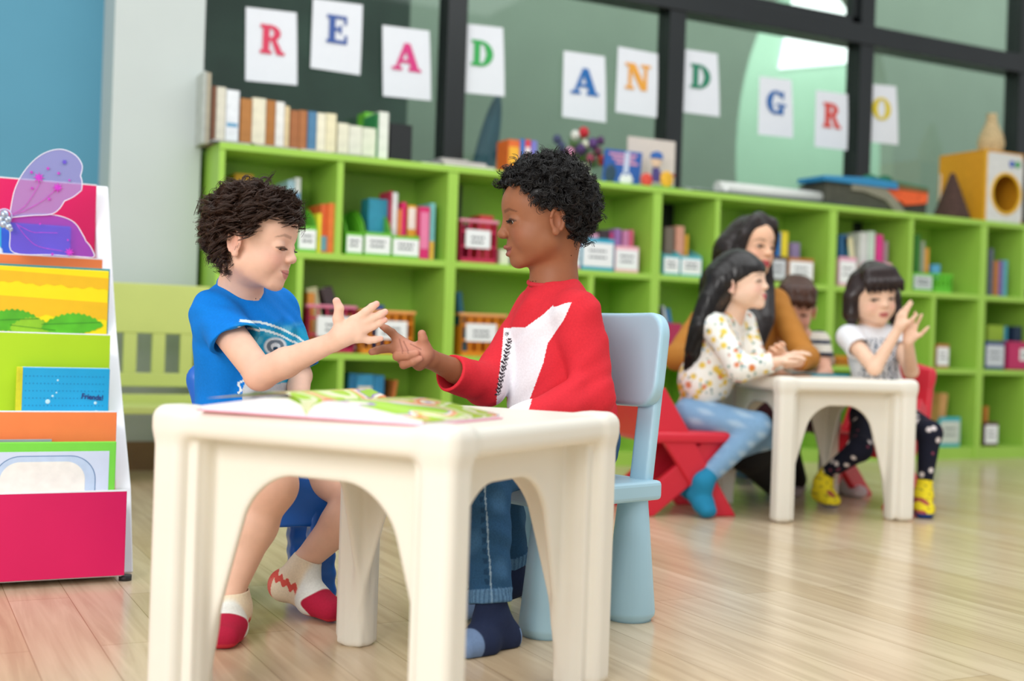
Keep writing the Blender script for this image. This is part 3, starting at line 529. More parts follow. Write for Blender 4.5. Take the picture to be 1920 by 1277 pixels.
# layered earth model
mx = X(1600, 360, SF+.06)
t = thing('earth_model', 'model of a grey hill cross-section under a blue slab with orange and brown layers', 'model', (mx, SF+.05, TZ)); a0, a1, a2, a3 = [X(p, 360, SF+.05)-mx for p in (1540, 1600, 1685, 1740)]
MB().prism([(a0+.03, 0), (a2+.02, 0), (a2-.03, .06), (a2-.1, .11), (a1+.02, .125), (a0+.03, .125)], 'y', 0, .22, bev=.004).obj('grey_rock', mat('4a4b40', .9, .2, 30, bump=.5), t)
MB().prism([(a1-.02, .128), (a2-.11, .128), (a2-.01, .06), (a2+.05, 0), (a2-.03, 0), (a2-.1, .06), (a1+.07, .095), (a1-.02, .095)], 'y', -.012, .0).obj('pebble_layer', mat('8a8876', .9, .3, 90, bump=.6), t)
MB().prism([(a0, .13), (a2-.02, .125), (a2-.03, .165), (a1+.1, .172), (a0, .158)], 'y', -.02, .2, bev=.004).obj('blue_slab', mat('2a86b8', .6, .05), t)
MB().prism([(a2-.08, .0), (a3, .0), (a3, .07), (a3-.06, .055), (a3-.1, .07), (a2, .05)], 'y', .01, .2).obj('dark_layer', mat('3b3a34', .9, .2, 40), t)
MB().prism([(a2-.09, .105), (a2-.04, .06), (a2+.02, .07), (a2+.05, .045), (a3-.06, .06), (a3, .07), (a3, .13), (a2-.1, .13)], 'y', .0, .19).obj('orange_layer', mat('e8602c', .8, .2, 25, bump=.4), t)
MB().prism([(a2-.11, .13), (a3, .128), (a3, .145), (a2-.05, .16)], 'y', -.005, .2).obj('brown_layer', mat('7a5a34', .9, .2, 40), t); MB().prism([(a2-.02, .16), (a3, .145), (a3, .158), (a2-.02, .175)], 'y', .0, .2).obj('green_strip', mat('3d7a5a', .9, .2, 40), t)
MB().ball((a1+.19, .08, .175), (.06, .04, .035)).ball((a1+.30, .08, .175), (.055, .04, .04)).obj('green_trees', mat('1f6a4a', .9, .3, 60, bump=.6), t)
# woven cone, box with round hole, wicker vase
c_ = PY(1784, 390, SF+.12); t = thing('woven_cone', 'dark brown woven cone beside the yellow box', 'basket', (c_[0], SF+.12, TZ)); MB().lathe([(.10, 0), (.105, .02)]+[(.098-.085*i/12+.003*(i % 2), .03+.235*i/12) for i in range(13)]+[(.004, .275)], n=28).obj('weave', mat('4a342c', .9, .35, 60, bump=.8), t)
bx0 = X(1850, 400, SF+.0); bx1 = X(1919, 400, SF+.0)+.02; w = .30
t = thing('play_box', 'yellow play box with a white front and a round hole on the bookcase', 'box', (bx0, SF+.02, TZ)); t.rotation_euler = (0, 0, 0)
YEL = mat('d9981c', .5, .05); H_ = .40
sidep = MB().box(-.012, 0, .0, .34, 0, H_, .002); sidep.obj('side_panel', YEL, t); MB().box(w, w+.012, 0, .34, 0, H_, .002).obj('side_panel', YEL, t); MB().box(-.012, w+.012, 0, .34, H_, H_+.012, .002).obj('top_panel', YEL, t); MB().box(0, w, .33, .34, 0, H_).obj('back_panel', mat('6b4716', .7), t); MB().box(0, w, 0, .33, 0, .01).obj('bottom_panel', YEL, t)
f_ = MB(); n = 40; cxh, czh, rh_ = w*.55, H_*.42, .115
for i in range(n):
    a, b_ = 2*math.pi*i/n, 2*math.pi*(i+1)/n
    def o_(t_): c, s_ = math.cos(t_), math.sin(t_); k = min((w-cxh if c > 0 else cxh)/max(abs(c), 1e-6), (H_-czh if s_ > 0 else czh)/max(abs(s_), 1e-6)); return (cxh+c*k, czh+s_*k)
    P1, P2, P3, P4 = (cxh+rh_*math.cos(a), czh+rh_*math.sin(a)), (cxh+rh_*math.cos(b_), czh+rh_*math.sin(b_)), o_(b_), o_(a)
    for y in (-.008, 0): f_.quad((P1[0], y, P1[1]), (P2[0], y, P2[1]), (P3[0], y, P3[1]), (P4[0], y, P4[1]))
f_.obj('front_panel', mat('d9dad6', .5), t); pts = [(cxh+rh_*math.cos(2*math.pi*i/40), -.006, czh+rh_*math.sin(2*math.pi*i/40)) for i in range(41)]; MB().tube(pts, .010, 8, cap=False).obj('hole_rim', mat('e6b31e', .5), t)
MB().box(-.014, .004, -.012, .0, 0, H_+.012).obj('edge_trim', mat('e2a81c', .5), t)
MB().lathe([(.001, 0), (.020, 0), (.020, .004)], M=Matrix.Translation((w*.68, -.008, H_*.86)) @ Matrix.Rotation(math.pi/2, 4, 'X')).obj('blue_dot', mat('2456b4', .5), t); MB().lathe([(.001, 0), (.020, 0), (.020, .004)], M=Matrix.Translation((w*.84, -.008, H_*.86)) @ Matrix.Rotation(math.pi/2, 4, 'X')).obj('green_dot', mat('1f9a4a', .5), t)
c_ = PY(1857, 300, SF+.2); t = thing('wicker_vase', 'pale straw vase with narrow neck standing on the yellow play box', 'vase', (c_[0], SF+.2, TZ+H_+.0125)); MB().lathe([(.045, 0), (.068, .03), (.078, .075), (.07, .12), (.05, .165), (.035, .2), (.028, .235), (.032, .255), (.026, .255), (.02, .22)], n=32).obj('vase_body', mat('c9b184', .8, .3, 70, bump=.8), t); 
p_ = PY(1778, 300, SF+.3); tag(MB().box(-.05, .08, 0, .003, 0, .30).obj('white_card', mat('dfe3e3', .7)), 'white card standing behind the woven cone', 'card').location = (p_[0]+.03, SF+.34, TZ)
# ---------------------------------------------------------------- letter sheets on the glass
def arc(cx, cy, rx, ry, tx, ty, a0, a1, n=18):
    out = []
    for i in range(n):
        a, b_ = [math.radians(a0+(a1-a0)*j/n) for j in (i, i+1)]
        th = lambda t: (tx*abs(math.cos(t))+ty*abs(math.sin(t)))
        out.append([(cx+rx*math.cos(a), cy+ry*math.sin(a)), (cx+rx*math.cos(b_), cy+ry*math.sin(b_)), (cx+(rx-th(b_))*math.cos(b_), cy+(ry-ty)*math.sin(b_)), (cx+(rx-th(a))*math.cos(a), cy+(ry-ty)*math.sin(a))])
    return out
def R4(x0, y0, x1, y1): return [(x0, y0), (x1, y0), (x1, y1), (x0, y1)]
def stem(x, w=.27): x -= .03; return [R4(x, 0, x+w, 1), R4(x-.10, 0, x+w+.10, .12), R4(x-.10, .88, x+w+.04, 1)]
GLY = {'E': stem(.18)+[R4(.2, .88, .92, 1), R4(.2, 0, .95, .13), R4(.8, .7, .92, 1), R4(.83, 0, .95, .32), R4(.3, .45, .66, .57), R4(.6, .36, .70, .66)],
 'R': stem(.18)+arc(.46, .73, .40, .27, .25, .13, -90, 90)+[R4(.3, .88, .47, 1), R4(.3, .46, .47, .58), [(.48, .5), (.70, .5), (.96, .08), (.98, 0), (.72, 0), (.66, .12)], R4(.72, 0, 1.04, .11)],
 'A': [[(.06, .08), (.2, .08), (.53, .86), (.42, 1), (.40, 1)], [(.38, 1), (.62, 1), (1.0, .06), (.68, .06), (.42, .80)], R4(.24, .28, .76, .40), R4(-.06, 0, .34, .11), R4(.58, 0, 1.08, .11)],
 'D': stem(.18)+arc(.42, .5, .56, .5, .29, .13, -90, 90)+[R4(.3, .88, .43, 1), R4(.3, 0, .43, .12)],
 'N': [R4(.10, 0, .24, 1), R4(-.04, .89, .3, 1), R4(-.02, 0, .36, .11), [(.08, 1), (.38, 1), (.92, 0), (.64, 0)], R4(.76, 0, .90, 1), R4(.62, .89, 1.04, 1)],
 'G': arc(.5, .5, .48, .5, .27, .13, 40, 320)+[R4(.72, .0, .90, .42), R4(.52, .36, 1.02, .46), R4(.80, .66, .90, .98)],
 'O': arc(.5, .5, .48, .5, .26, .12, 0, 360, 30)}
YG = 5.478
def sheet(ch, col, corners, lx0, lx1, ly0, ly1, label, off=.0):
    P_ = [PY(x, y, YG) for x, y in corners]; t = thing('letter_sheet', label, 'sign', tuple(P_[3]), 0, 'letter sheets on the window'); o = P_[3]
    if off: pass
    m = MB(); n = 6; G = []
    for i in range(n+1):
        for j in range(n+1):
            u, v = i/n, j/n; p = (P_[0]*(1-u)+P_[1]*u)*(1-v)+(P_[3]*(1-u)+P_[2]*u)*v; G.append((p[0]-o[0], -.004*math.sin(v*3.1)*u-.0008, p[2]-o[2]))
    vs = [m.bm.verts.new(g) for g in G]; vb = [m.bm.verts.new((g[0], g[1]+.0006, g[2])) for g in G]
    for i in range(n):
        for j in range(n):
            a = i*(n+1)+j; m.bm.faces.new((vs[a], vs[a+1], vs[a+n+2], vs[a+n+1])).smooth = True; m.bm.faces.new((vb[a], vb[a+n+1], vb[a+n+2], vb[a+1])).smooth = True
    m.obj('paper', mat('e6e9ef', .7, .01), t)
    q = [PY(lx0, ly0, YG), PY(lx1, ly0, YG), PY(lx1, ly1, YG), PY(lx0, ly1, YG)]; sl = PY(*corners[1], YG)-PY(*corners[0], YG)
    g = MB(); dx = (q[1]-q[0])[0]; hh = q[0][2]-q[3][2]
    for k, poly in enumerate(GLY[ch]): g.prism([(q[3][0]-o[0]+x*dx, q[3][2]-o[2]+y*hh) for x, y in poly], 'y', -.0072-.00004*k, -.0062)
    g.obj('letter', mat(col, .6, .02), t)
S_ = [('R', 'd83a5c', ((461, 13), (556, 24), (557, 160), (460, 151)), 484, 531, 44, 99, 'white sheet with the pink red letter R, first on the left'),
('E', '3a5aa0', ((587, -3), (680, 9), (675, 141), (582, 127)), 609, 652, 26, 79, 'white sheet with the dark blue letter E'),
('A', 'd6357f', ((717, 47), (805, 58), (808, 189), (718, 180)), 737, 785, 78, 130, 'white sheet with the magenta letter A'),
('D', '33a852', ((861, 43), (943, 52), (946, 181), (862, 173)), 880, 924, 73, 122, 'white sheet with the bright green letter D left of the second window bar'),
('A', '1768b0', ((1057, 95), (1134, 106), (1136, 230), (1054, 219)), 1072, 1118, 125, 175, 'white sheet with the blue letter A above the flowers'),
('N', 'eda63a', ((1159, 87), (1233, 101), (1231, 221), (1154, 210)), 1172, 1216, 117, 166, 'white sheet with the orange letter N'),
('D', '1f8060', ((1277, 91), (1345, 101), (1349, 219), (1278, 210)), 1291, 1331, 118, 164, 'white sheet with the dark green letter D right of the window bar'),
('G', '1a62a8', ((1424, 143), (1484, 150), (1487, 259), (1421, 252)), 1435, 1471, 167, 212, 'white sheet with the blue letter G'),
('R', 'd8453a', ((1530, 169), (1589, 177), (1588, 282), (1527, 275)), 1540, 1574, 191, 238, 'grey white sheet with the red letter R beside the third window bar'),
('O', 'dfc81c', ((1627, 157), (1680, 162), (1684, 272), (1629, 266)), 1633, 1669, 180, 223, 'white sheet with the yellow letter O, last on the right')]
for s_ in S_: sheet(*s_)
# ---------------------------------------------------------------- bench by the pillar
BG = mat('c8d478', .5, .03, 4); t = thing('bench', 'pale green wooden bench with a slatted back in front of the white pillar', 'bench', (.60, 5.0, 0)); BW = .585
MB().box(0, BW, .08, .105, .575, .775, .004).obj('top_rail', BG, t); MB().box(0, BW, .08, .105, .36, .415, .003).obj('lower_rail', BG, t)
for i in range(5):
    x = .02+i*(BW-.085)/4.45; MB().box(x, x+.052, .082, .103, .415, .575, .002).obj('slat', BG, t)
MB().box(0, BW, -.24, .08, .27, .30, .005).obj('seat', BG, t); MB().box(0, BW, .06, .08, .30, .33, .002).obj('seat_rail', BG, t)
for x in (.0, BW-.04):
    for y in (-.23, .07): MB().box(x, x+.04, y, y+.04, 0, .27 if y < 0 else .775 if 0 else .27, .003).obj('leg', BG, t)
for x in (0, BW-.04): MB().box(x, x+.04, .07, .11, .27, .6, .003).obj('back_post', BG, t)
# ---------------------------------------------------------------- people
def lin(c): return np.array(srgb(c))
def mixc(a, b, t): return a+(b-a)*np.clip(t, 0, 1)[:, None]
def sm(x, a, b): t = np.clip((x-a)/(b-a), 0, 1); return t*t*(3-2*t)
HC = np.array((0, -.05, .115)); HR = np.array((.365, .40, .385))
class Head:
    "head in its own frame: x person's right, y face, z up; 1 = chin to crown"
    def __init__(s, o, fwd, up, size, gaze=(0, 1, -.25), open_=.022, lid=-.01, mouth=0., smile=.02, skin='e8b79c', lip='c9706a', brow='4a3026', bs=.6, nose=1., wide=1., cheek='e59a88', lf=1.):
        s.o = np.array(o, float); s.R = axes(fwd, up); s.s = size; s.gaze = gaze; s.skin, s.lip, s.brow, s.cheek = skin, lip, brow, cheek; s.w = wide
        s.smile = smile; s.bs = bs; s.lid = lid; s.op = open_; s.mouth = mouth; g = SDF(); s.g = g; w = wide
        g.ell(HC, HR*(w, 1, 1), k=.01)
        g.ell((0, .09, -.10), (.295*w, .285, .36), k=.1)
        g.ell((0, .175, .14), (.285*w, .215, .22), k=.08)
        for x in (-1, 1):
            g.ell((x*.15*w, .22, -.17), (.12, .115, .125), k=.06)
            g.ell((x*.155*w, .10, -.22), (.15, .19, .17), k=.08)
            g.cone((x*.215*w, .0, -.24), (x*.07, .245, -.385), .10, .08, k=.06)
        g.ell((0, .285, -.405), (.085, .078, .07), k=.05)
        g.ell((0, .285, -.28), (.135, .105, .11), k=.05)
        for x in (-1, 1): g.ell((x*.170*w, .44, -.02), (.095, .09, .055), k=.05, sub=True)
        g.cone((0, .345, .02), (0, .405*nose, -.12), .036, .042, k=.045)
        g.ell((0, .42*nose, -.135), (.050, .044, .042), k=.03)
        for x in (-1, 1):
            g.ell((x*.048, .40*nose, -.148), (.034, .04, .03), k=.018)
            g.ell((x*.024, .425*nose, -.178), (.014, .02, .014), k=.012, sub=True)
        # lips
        sml = smile; zc = -.283
        U = [(-.098, .335, zc+sml), (-.05, .378, zc+.012+sml*.2), (-.018, .394, zc+.020), (.018, .394, zc+.020), (.05, .378, zc+.012+sml*.2), (.098, .335, zc+sml)]
        sh_ = (1-lf)*.045; U = [(a, b-sh_, c_) for a, b, c_ in U]
        g.chain(U, [.010*lf, .017*lf, .020*lf, .020*lf, .017*lf, .010*lf], k=.018, kk=.01)
        Lw = [(-.09, .335, zc-.004+sml-mouth), (-.04, .372, zc-.030-mouth), (.04, .372, zc-.030-mouth), (.09, .335, zc-.004+sml-mouth)]
        Lw = [(a, b-sh_, c_) for a, b, c_ in Lw]
        g.chain(Lw, [.010*lf, .022*lf, .022*lf, .010*lf], k=.018, kk=.01)
        S_ = [(-.105, .352, zc+sml), (-.05, .397, zc-.006+sml*.25-mouth*.5), (0, .412, zc-.008-mouth*.5), (.05, .397, zc-.006+sml*.25-mouth*.5), (.105, .352, zc+sml)]
        g2 = [.006, .006+mouth*.55, .007+mouth*.6, .006+mouth*.55, .006]
        for i in range(4): g.cone(S_[i], S_[i+1], g2[i], g2[i+1], k=.012, sub=True)
        s.eyes = [np.array((x*.155*w, .278, -.03)) for x in (-1, 1)]
        for e in s.eyes:
            g.ell(e, (.088, .083, .078), k=.018)
            g.ell(e+(0, .085, lid), (.070, .06, open_), k=.006, sub=True)
            g.ell(e, .0655, k=.004, sub=True)
        # ears
        for x in (-1, 1):
            c = np.array((x*.375*w, -.06, -.075)); a = .18
            R = np.array([[math.cos(.35), x*math.sin(.35), 0], [-x*math.sin(.35), math.cos(.35), 0], [0, 0, 1]])
            g.ell(c, (.026, .075, .118), R, k=.02)
            rim = []
            for q in range(11):
                t = -.9+q*.36*1.05; p = np.array((x*.018, -.075*math.cos(t)*1.0, .118*math.sin(t)+.005)); p[1] = -.076*math.cos(t-.25); rim.append(c+R@p)
            g.chain(rim, .0155, k=.008, kk=.006)
            g.ell(c+R@np.array((x*.034, .014, -.012)), (.034, .040, .066), R, k=.010, sub=True)
            g.ell(c+R@np.array((0, .022, -.108)), (.024, .034, .034), k=.02)
    def L(s, p): return (np.asarray(p)-s.o)@s.R/s.s
    def W(s, q): return s.o+(np.asarray(q)*s.s)@s.R.T
    def add(s, body, k=.012): body.grp(s.g, k=k, T=(s.o, s.R, s.s))
    def paint(s, V, c):
        "tint lips, cheeks, ears and brows on the skin"
        q = s.L(V); near = (np.abs(q) < .75).all(1)
        x, y, z = q.T; ax = np.abs(x)
        ck = np.exp(-(((ax-.19)/.10)**2+((z+.16)/.085)**2+((y-.27)/.16)**2)); c = mixc(c, lin(s.cheek), ck*.55*near)
        er = np.exp(-(((ax-.40)/.06)**2+((z+.08)/.13)**2+((y+.06)/.11)**2)); c = mixc(c, lin(s.cheek), er*.5*near)
        zc = -.283+s.smile*(ax/.098)**2; hb = .034*np.clip(1-(ax/.1)**2.5, 0, 1)
        up = (1-sm(z-zc, hb*.75, hb*.75+.014))*sm(z-zc+s.mouth, -hb*1.55-.014, -hb*1.55)
        c = mixc(c, lin(s.lip), up*(y > .30)*(ax < .105)*(1-sm(ax, .085, .103))*near)
        dk = np.exp(-((z-zc+.006+s.mouth*.5)/(.006+s.mouth*.3))**2)*(y > .30)*(ax < .10); c = mixc(c, lin('5a2420'), dk*.7*near)
        bz = .072+.012*np.clip((ax-.08)/.10, 0, 1)-.035*np.clip((ax-.18)/.07, 0, 1); bw = .022-.012*np.clip((ax-.16)/.09, 0, 1)
        br = (1-sm(np.abs(z-bz), bw*.4, bw))*sm(ax, .065, .085)*(1-sm(ax, .235, .26))*(y > .2); c = mixc(c, lin(s.brow), br*s.bs*near)
        for e in s.eyes:   # lash line
            r = q-e; t = ((r[:, 0]/.074)**2+((r[:, 2]-s.lid)/(s.op+.010))**2); c = mixc(c, lin(s.brow), np.exp(-((t-1)/.45)**2)*(r[:, 2] > s.lid-.002)*(y > .3)*.85*near)
        return c
    def parts(s, root, iris='3a2216', lash=True, hairm=None):
        for e in s.eyes:
            n = 28; u, v = np.meshgrid(np.linspace(0, np.pi, n), np.linspace(0, 2*np.pi, n, endpoint=False), indexing='ij')
            gz = unit(s.gaze); A = axes(gz); d = np.stack([np.sin(u)*np.cos(v), np.cos(u), np.sin(u)*np.sin(v)], -1).reshape(-1, 3)@A.T
            P_ = s.W(e+d*.064); ang = np.arccos(np.clip(d@gz, -1, 1)); c = np.tile(lin('efe6df'), (len(P_), 1))
            c = mixc(c, lin(iris), 1-sm(ang, .48, .54)); c = mixc(c, lin('080605'), 1-sm(ang, .2, .25))
            idx = np.arange(n*n).reshape(n, n); f = np.stack([idx[:-1], idx[1:], np.roll(idx[1:], -1, 1), np.roll(idx[:-1], -1, 1)], -1).reshape(-1, 4)
            me = bpy.data.meshes.new('eye'); me.from_pydata(P_.tolist(), [], f.tolist()); a = me.color_attributes.new('Col', 'FLOAT_COLOR', 'POINT')
            cc = np.ones((len(P_), 4), np.float32); cc[:, :3] = c; a.data.foreach_set('color', cc.ravel()); local(me, root); link('eye', me, mat('eyewet', .12, 0, attr=1, spec=.6, key='eyewet'), root, True)
        if lash:
            for e in s.eyes:
                S_ = []
                for t in np.linspace(-1, 1, 22):
                    x = t*.066; z = s.lid+s.op*math.sqrt(max(0, 1-t*t))*.9+.002; b = e+np.array((x, math.sqrt(max(.0001, .083**2-x*x-z*z*.8)), z))
                    o = np.array((t*.012, .028, -.012)); S_.append([b, b+o*.6, b+o*1.1+(0, 0, .008)])
                strands('eyelashes', [[s.W(p) for p in q] for q in S_], [.0005, .0004, .00015], hairm or mat('lash', .6, 0, key='lash'), root, 3)
MATS['skin'] = mat((.8, .6, .5), .52, .035, 45, .32, attr=1, sss=.12, bump=.04, key='skin')
MATS['cloth'] = mat((.8, .6, .5), .85, .05, 220, .2, attr=1, bump=.18, key='cloth')
SKIN, CLOTH = MATS['skin'], MATS['cloth']
def hairmat(c, rough=.38):
    return mat(c, rough, .25, 40, .45, key='hair'+c)
def hand(b, wrist, d, palm, size, curl=(.3, .3, .3, .3), spread=.12, thumb=.7, side=1, k=.006, r=.045):
    "generic hand: d fingers' direction, palm = where the palm faces; side=+1 thumb on d x palm side; size = wrist to fingertip"
    d = unit(d); pn = unit(np.array(palm, float)-d*np.dot(palm, d)); t = np.cross(d, pn)*side; S = size; w = np.array(wrist, float)
    g = SDF(); g.cone(w, w+d*.12*S, .125*S, .12*S, k=.01)
    for i in range(4):
        o = (1.5-i)*.105*S; g.cone(w+d*.08*S+t*o*.6, w+d*.46*S+t*o, .085*S, .068*S, k=.02*S*5)
    L = [.42, .47, .44, .34]
    for i in range(4):
        o = (1.5-i)*.108*S; dd = unit(d+t*spread*(1.5-i)); p = w+d*(.47-.02*abs(i-1))*S+t*o; a = 0; pts = [p]
        for q, f in enumerate((.45, .32, .23)):
            a += curl[i]*(1 if q else .8); v = dd*math.cos(a)+pn*math.sin(a); p = p+v*L[i]*S*f*1.15; pts.append(p)
        rr = (r*1.05 if i < 3 else r*.92)*S; g.chain(pts, [rr*1.15, rr*1.05, rr*.98, rr*.82], k=.006, kk=.003)
    b0 = w+d*.12*S+t*.12*S; v1 = unit(d*.55+t*thumb+pn*.25); v2 = unit(d*.8+t*thumb*.6+pn*.3)
    g.chain([b0, b0+v1*.26*S, b0+v1*.26*S+v2*.2*S, b0+v1*.26*S+v2*.36*S], [.085*S, .062*S, .056*S, .042*S], k=.02, kk=.004)
    b.grp(g, k=k)
def sock(g, ankle, heel, toe, top, r=.029, rt=.027):
    a, h, t, tp = [np.array(v, float) for v in (ankle, heel, toe, top)]
    g.cone(tp, a, r*1.02, r, k=.01); g.ell(h+(0, 0, .004), r*1.0, k=.02); g.cone(a, h, r, r*.95, k=.02)
    m = h*.4+t*.6; g.cone(a, m+(0, 0, .012), r*.9, r*.85, k=.03); g.cone(h, m, r*.85, r*.98, k=.02)
    s_ = unit(np.cross(t-h, (0, 0, 1))); g.cone(m+s_*.010, t+s_*.012, rt, rt*.78, k=.015); g.cone(m-s_*.012, t-s_*.010, rt, rt*.74, k=.015)
    g.cut((0, 0, .001), (0, 0, -1)); return g
def proj_img(p, ax, ay, d):
    "decal plane through a point of the garment: returns sheet coordinates"
    A = PD(ax, ay, d); q = p-A; return ax+(q@CR)*FPX/d, ay-(q@CU)*FPX/d
def inpoly(x, y, P_):
    ins = np.zeros(x.shape, bool); j = len(P_)-1
    for i in range(len(P_)):
        a, b = P_[i], P_[j]; j = i
        with np.errstate(divide='ignore', invalid='ignore'): m = ((a[1] > y) != (b[1] > y)) & (x < (b[0]-a[0])*(y-a[1])/(b[1]-a[1]+1e-12)+a[0])
        ins ^= m
    return ins
def curls(name, H, root, m, n=330, per=9, length=.2, hr=.03, turns=2.2, rad=.0009, keep=None, cap=1.0, lift=.5, seed=1, K=15, droop=.25, clump=.016):
    r_ = np.random.default_rng(seed); P_ = []; cnt = 0
    c0 = HC; rr = HR*(H.w, 1, 1)
    while cnt < n:
        d = unit(r_.normal(size=3)); q = c0+d*rr*cap
        if not keep(q): continue
        nn = unit(d/rr); tz = r_.normal(size=3); tz = unit(tz-nn*(tz@nn)); lift_ = nn*lift+tz*.7+np.array((0, -.05, -droop)); ax = unit(lift_)
        L = length*r_.uniform(.65, 1.15); h = hr*r_.uniform(.7, 1.25); tn = turns*r_.uniform(.7, 1.2); ph = r_.uniform(0, 6.28)
        u = unit(np.cross(ax, nn+.01)); v = np.cross(ax, u); t = np.linspace(0, 1, K)
        bend = r_.normal(size=3)*.25
        for j in range(per):
            off = r_.normal(size=3)*clump; off -= nn*(off@nn)*.5; a = ph+t*tn*6.28*r_.uniform(.95, 1.05)+r_.normal()*.12
            hh = h*np.minimum(1, t*4)*(1+.25*r_.normal())
            axp = ax[None]*(t[:, None]*L)+bend[None]*(t[:, None]**2*L)
            p = q+off*(.6+.6*t[:, None])+axp+u*(np.cos(a)*hh)[:, None]+v*(np.sin(a)*hh)[:, None]-u*(math.cos(ph)*0)
            dist = ((p-c0)/(rr*cap)); l = np.sqrt((dist**2).sum(1)); f = np.maximum(1.01/np.maximum(l, 1e-6), 1); p = c0+(p-c0)*f[:, None]
            P_.append(H.W(p))
        cnt += 1
    R_ = rad*np.linspace(1, .35, K); return strands(name, P_, R_, m, root, 4)
def hair_cap(name, H, root, m, keep, h=.004, cap=1.03, extra=None):
    g = SDF(); g.ell(HC, HR*(H.w, 1, 1)*cap, k=.01)
    if extra: extra(g)
    g.disp(lambda p: np.where(keep_v(keep, p), 0, .06)+0*p[..., 0])
    G = SDF(); G.grp(g, T=(H.o, H.R, H.s)); return solid(name, G, h, m, root)
def keep_v(keep, p):
    return keep(p.reshape(-1, 3).T).reshape(p.shape[:-1])
MATS["denimc"]=mat("denimc", .9, .12, 300, .15, attr=1, bump=.25, key="denimc")

def waves(name, H, root, m, n=420, per=16, length=.26, amp=.027, turns=1.6, rad=.0009, keep=None, cap=1.05, lift=.30, seed=1, K=18, clump=.012, whirl=.5, curl=.040, down=.30):
    "wavy locks that lie along the scalp away from the crown and curl at their ends"
    r_ = np.random.default_rng(seed); P_ = []; rr = HR*(H.w, 1, 1)*cap; crown = np.array((0, -.12, .52)); cnt = 0; t = np.linspace(0, 1, K)
    while cnt < n:
        d = unit(r_.normal(size=3)); q = HC+d*rr
        if not keep(q): continue
        L = length*r_.uniform(.6, 1.15)*(1-.62*float(sm(q[1], .02, .24)))*(.55 if abs(q[0]) > .22 and q[2] < .30 and q[1] > -.22 else 1); N_ = r_.normal(size=3)*whirl*.8; p = q.copy(); pts = []; outs = []; sds = []
        for k in range(K):
            nn = unit((p-HC)/rr**2); fl = q-crown; fl = fl-nn*(fl@nn); fl = unit(fl+1e-3)+N_-nn*(N_@nn)+np.array((0, 0, -down)); fl = unit(fl-nn*(fl@nn)); sd = np.cross(nn, fl)
            pts.append(p.copy()); outs.append(nn); sds.append(sd); p = p+(fl+nn*lift*(1.2-.7*t[k]))*L/(K-1)
        pts, outs, sds = map(np.array, (pts, outs, sds)); ph = r_.uniform(0, 6.28); tn = turns*r_.uniform(.8, 1.3); cl = curl*r_.uniform(.5, 1.3)
        for j in range(per):
            off = r_.normal(size=2)*clump; a = ph+t*tn*6.28+r_.normal()*.10; g_ = amp*(.3+.7*t)+cl*np.clip((t-.45)/.55, 0, 1)**1.3
            w = 1.0-.35*t; g_ = g_*(1+.3*r_.normal()); a = a+r_.normal()*.35*t; pp = pts+sds*((np.cos(a)-math.cos(ph))*g_+off[0]*w)[:, None]+outs*((np.sin(a)*g_*.8)+abs(off[1])*w*.8+.004)[:, None]
            l = np.sqrt((((pp-HC)/rr)**2).sum(1)); f = np.maximum(1.0/np.maximum(l, 1e-6), 1); P_.append(H.W(HC+(pp-HC)*f[:, None]))
        cnt += 1
    return strands(name, P_, rad*np.linspace(1, .4, K), m, root, 3)
# ---------------------------------------------------------------- moulded cream table: one hollow shell with four arched legs
CREAM = mat('ece7da', .42, .02, 6, .4, sss=.05)
def table(sx, sy, H_=.5):
    g = SDF(); hx, hy = sx/2, sy/2
    g.box((0, 0, H_-.023), (hx, hy, .023), rd=.018, k=.01)
    for a in (-1, 1):
        for b_ in (-1, 1):   # square legs, a little slimmer at the floor
            g.cone((a*(hx-.028), b_*(hy-.028), 0), (a*(hx-.028), b_*(hy-.028), 0), .001, k=.001) if 0 else g.box((a*(hx-.031), b_*(hy-.031), H_/2), (.031, .031, H_/2), rd=.017, k=.022); g.box((a*(hx-.058), b_*(hy-.058), H_/2), (.022, .022, H_/2), rd=.010, k=.006)
    for ax in (0, 1):
        L = (hx, hy)[ax]; D_ = (hy, hx)[ax]
        for s_ in (-1, 1):   # arched webs set back behind the rim
            q = SDF(); c = [0, 0, H_/2-.003]; c[1-ax] = s_*(D_-.073); hf = [0, 0, H_/2-.006]; hf[ax] = L-.022; hf[1-ax] = .007; q.box(c, hf, rd=.005, k=.002); u = np.zeros(3); u[ax] = 1
            def arch(p, u=u, L=L):
                x = np.abs(p@u); z_ = p[..., 2]; rr = .075; wz = (L-.056)-.100*np.clip(z_/.36, 0, 1.1)**1.15; dx = x-(wz-rr); dz = z_-(H_-.098-rr)
                return np.hypot(np.maximum(dx, 0), np.maximum(dz, 0))-rr+np.minimum(np.maximum(dx, dz), 0)
            q.disp_max(arch); g.grp(q, k=.012)
    return g
def _dm(s, fn): s.ops.append(('dmax', fn, .008, False, None)); return s
SDF.disp_max = _dm
_oev = SDF.ev
def _ev(s, p):
    if not any(o[0] == 'dmax' for o in s.ops): return _oev(s, p)
    ops = s.ops; s.ops = [o for o in ops if o[0] != 'dmax']
    try: d = _oev(s, p)
    finally: s.ops = ops
    for o in ops:
        if o[0] == 'dmax': q = -o[1](p); h = np.maximum(o[2]-np.abs(d-q), 0)/o[2]; d = np.maximum(d, q)+h*h*o[2]*.25
    return d
SDF.ev = _ev
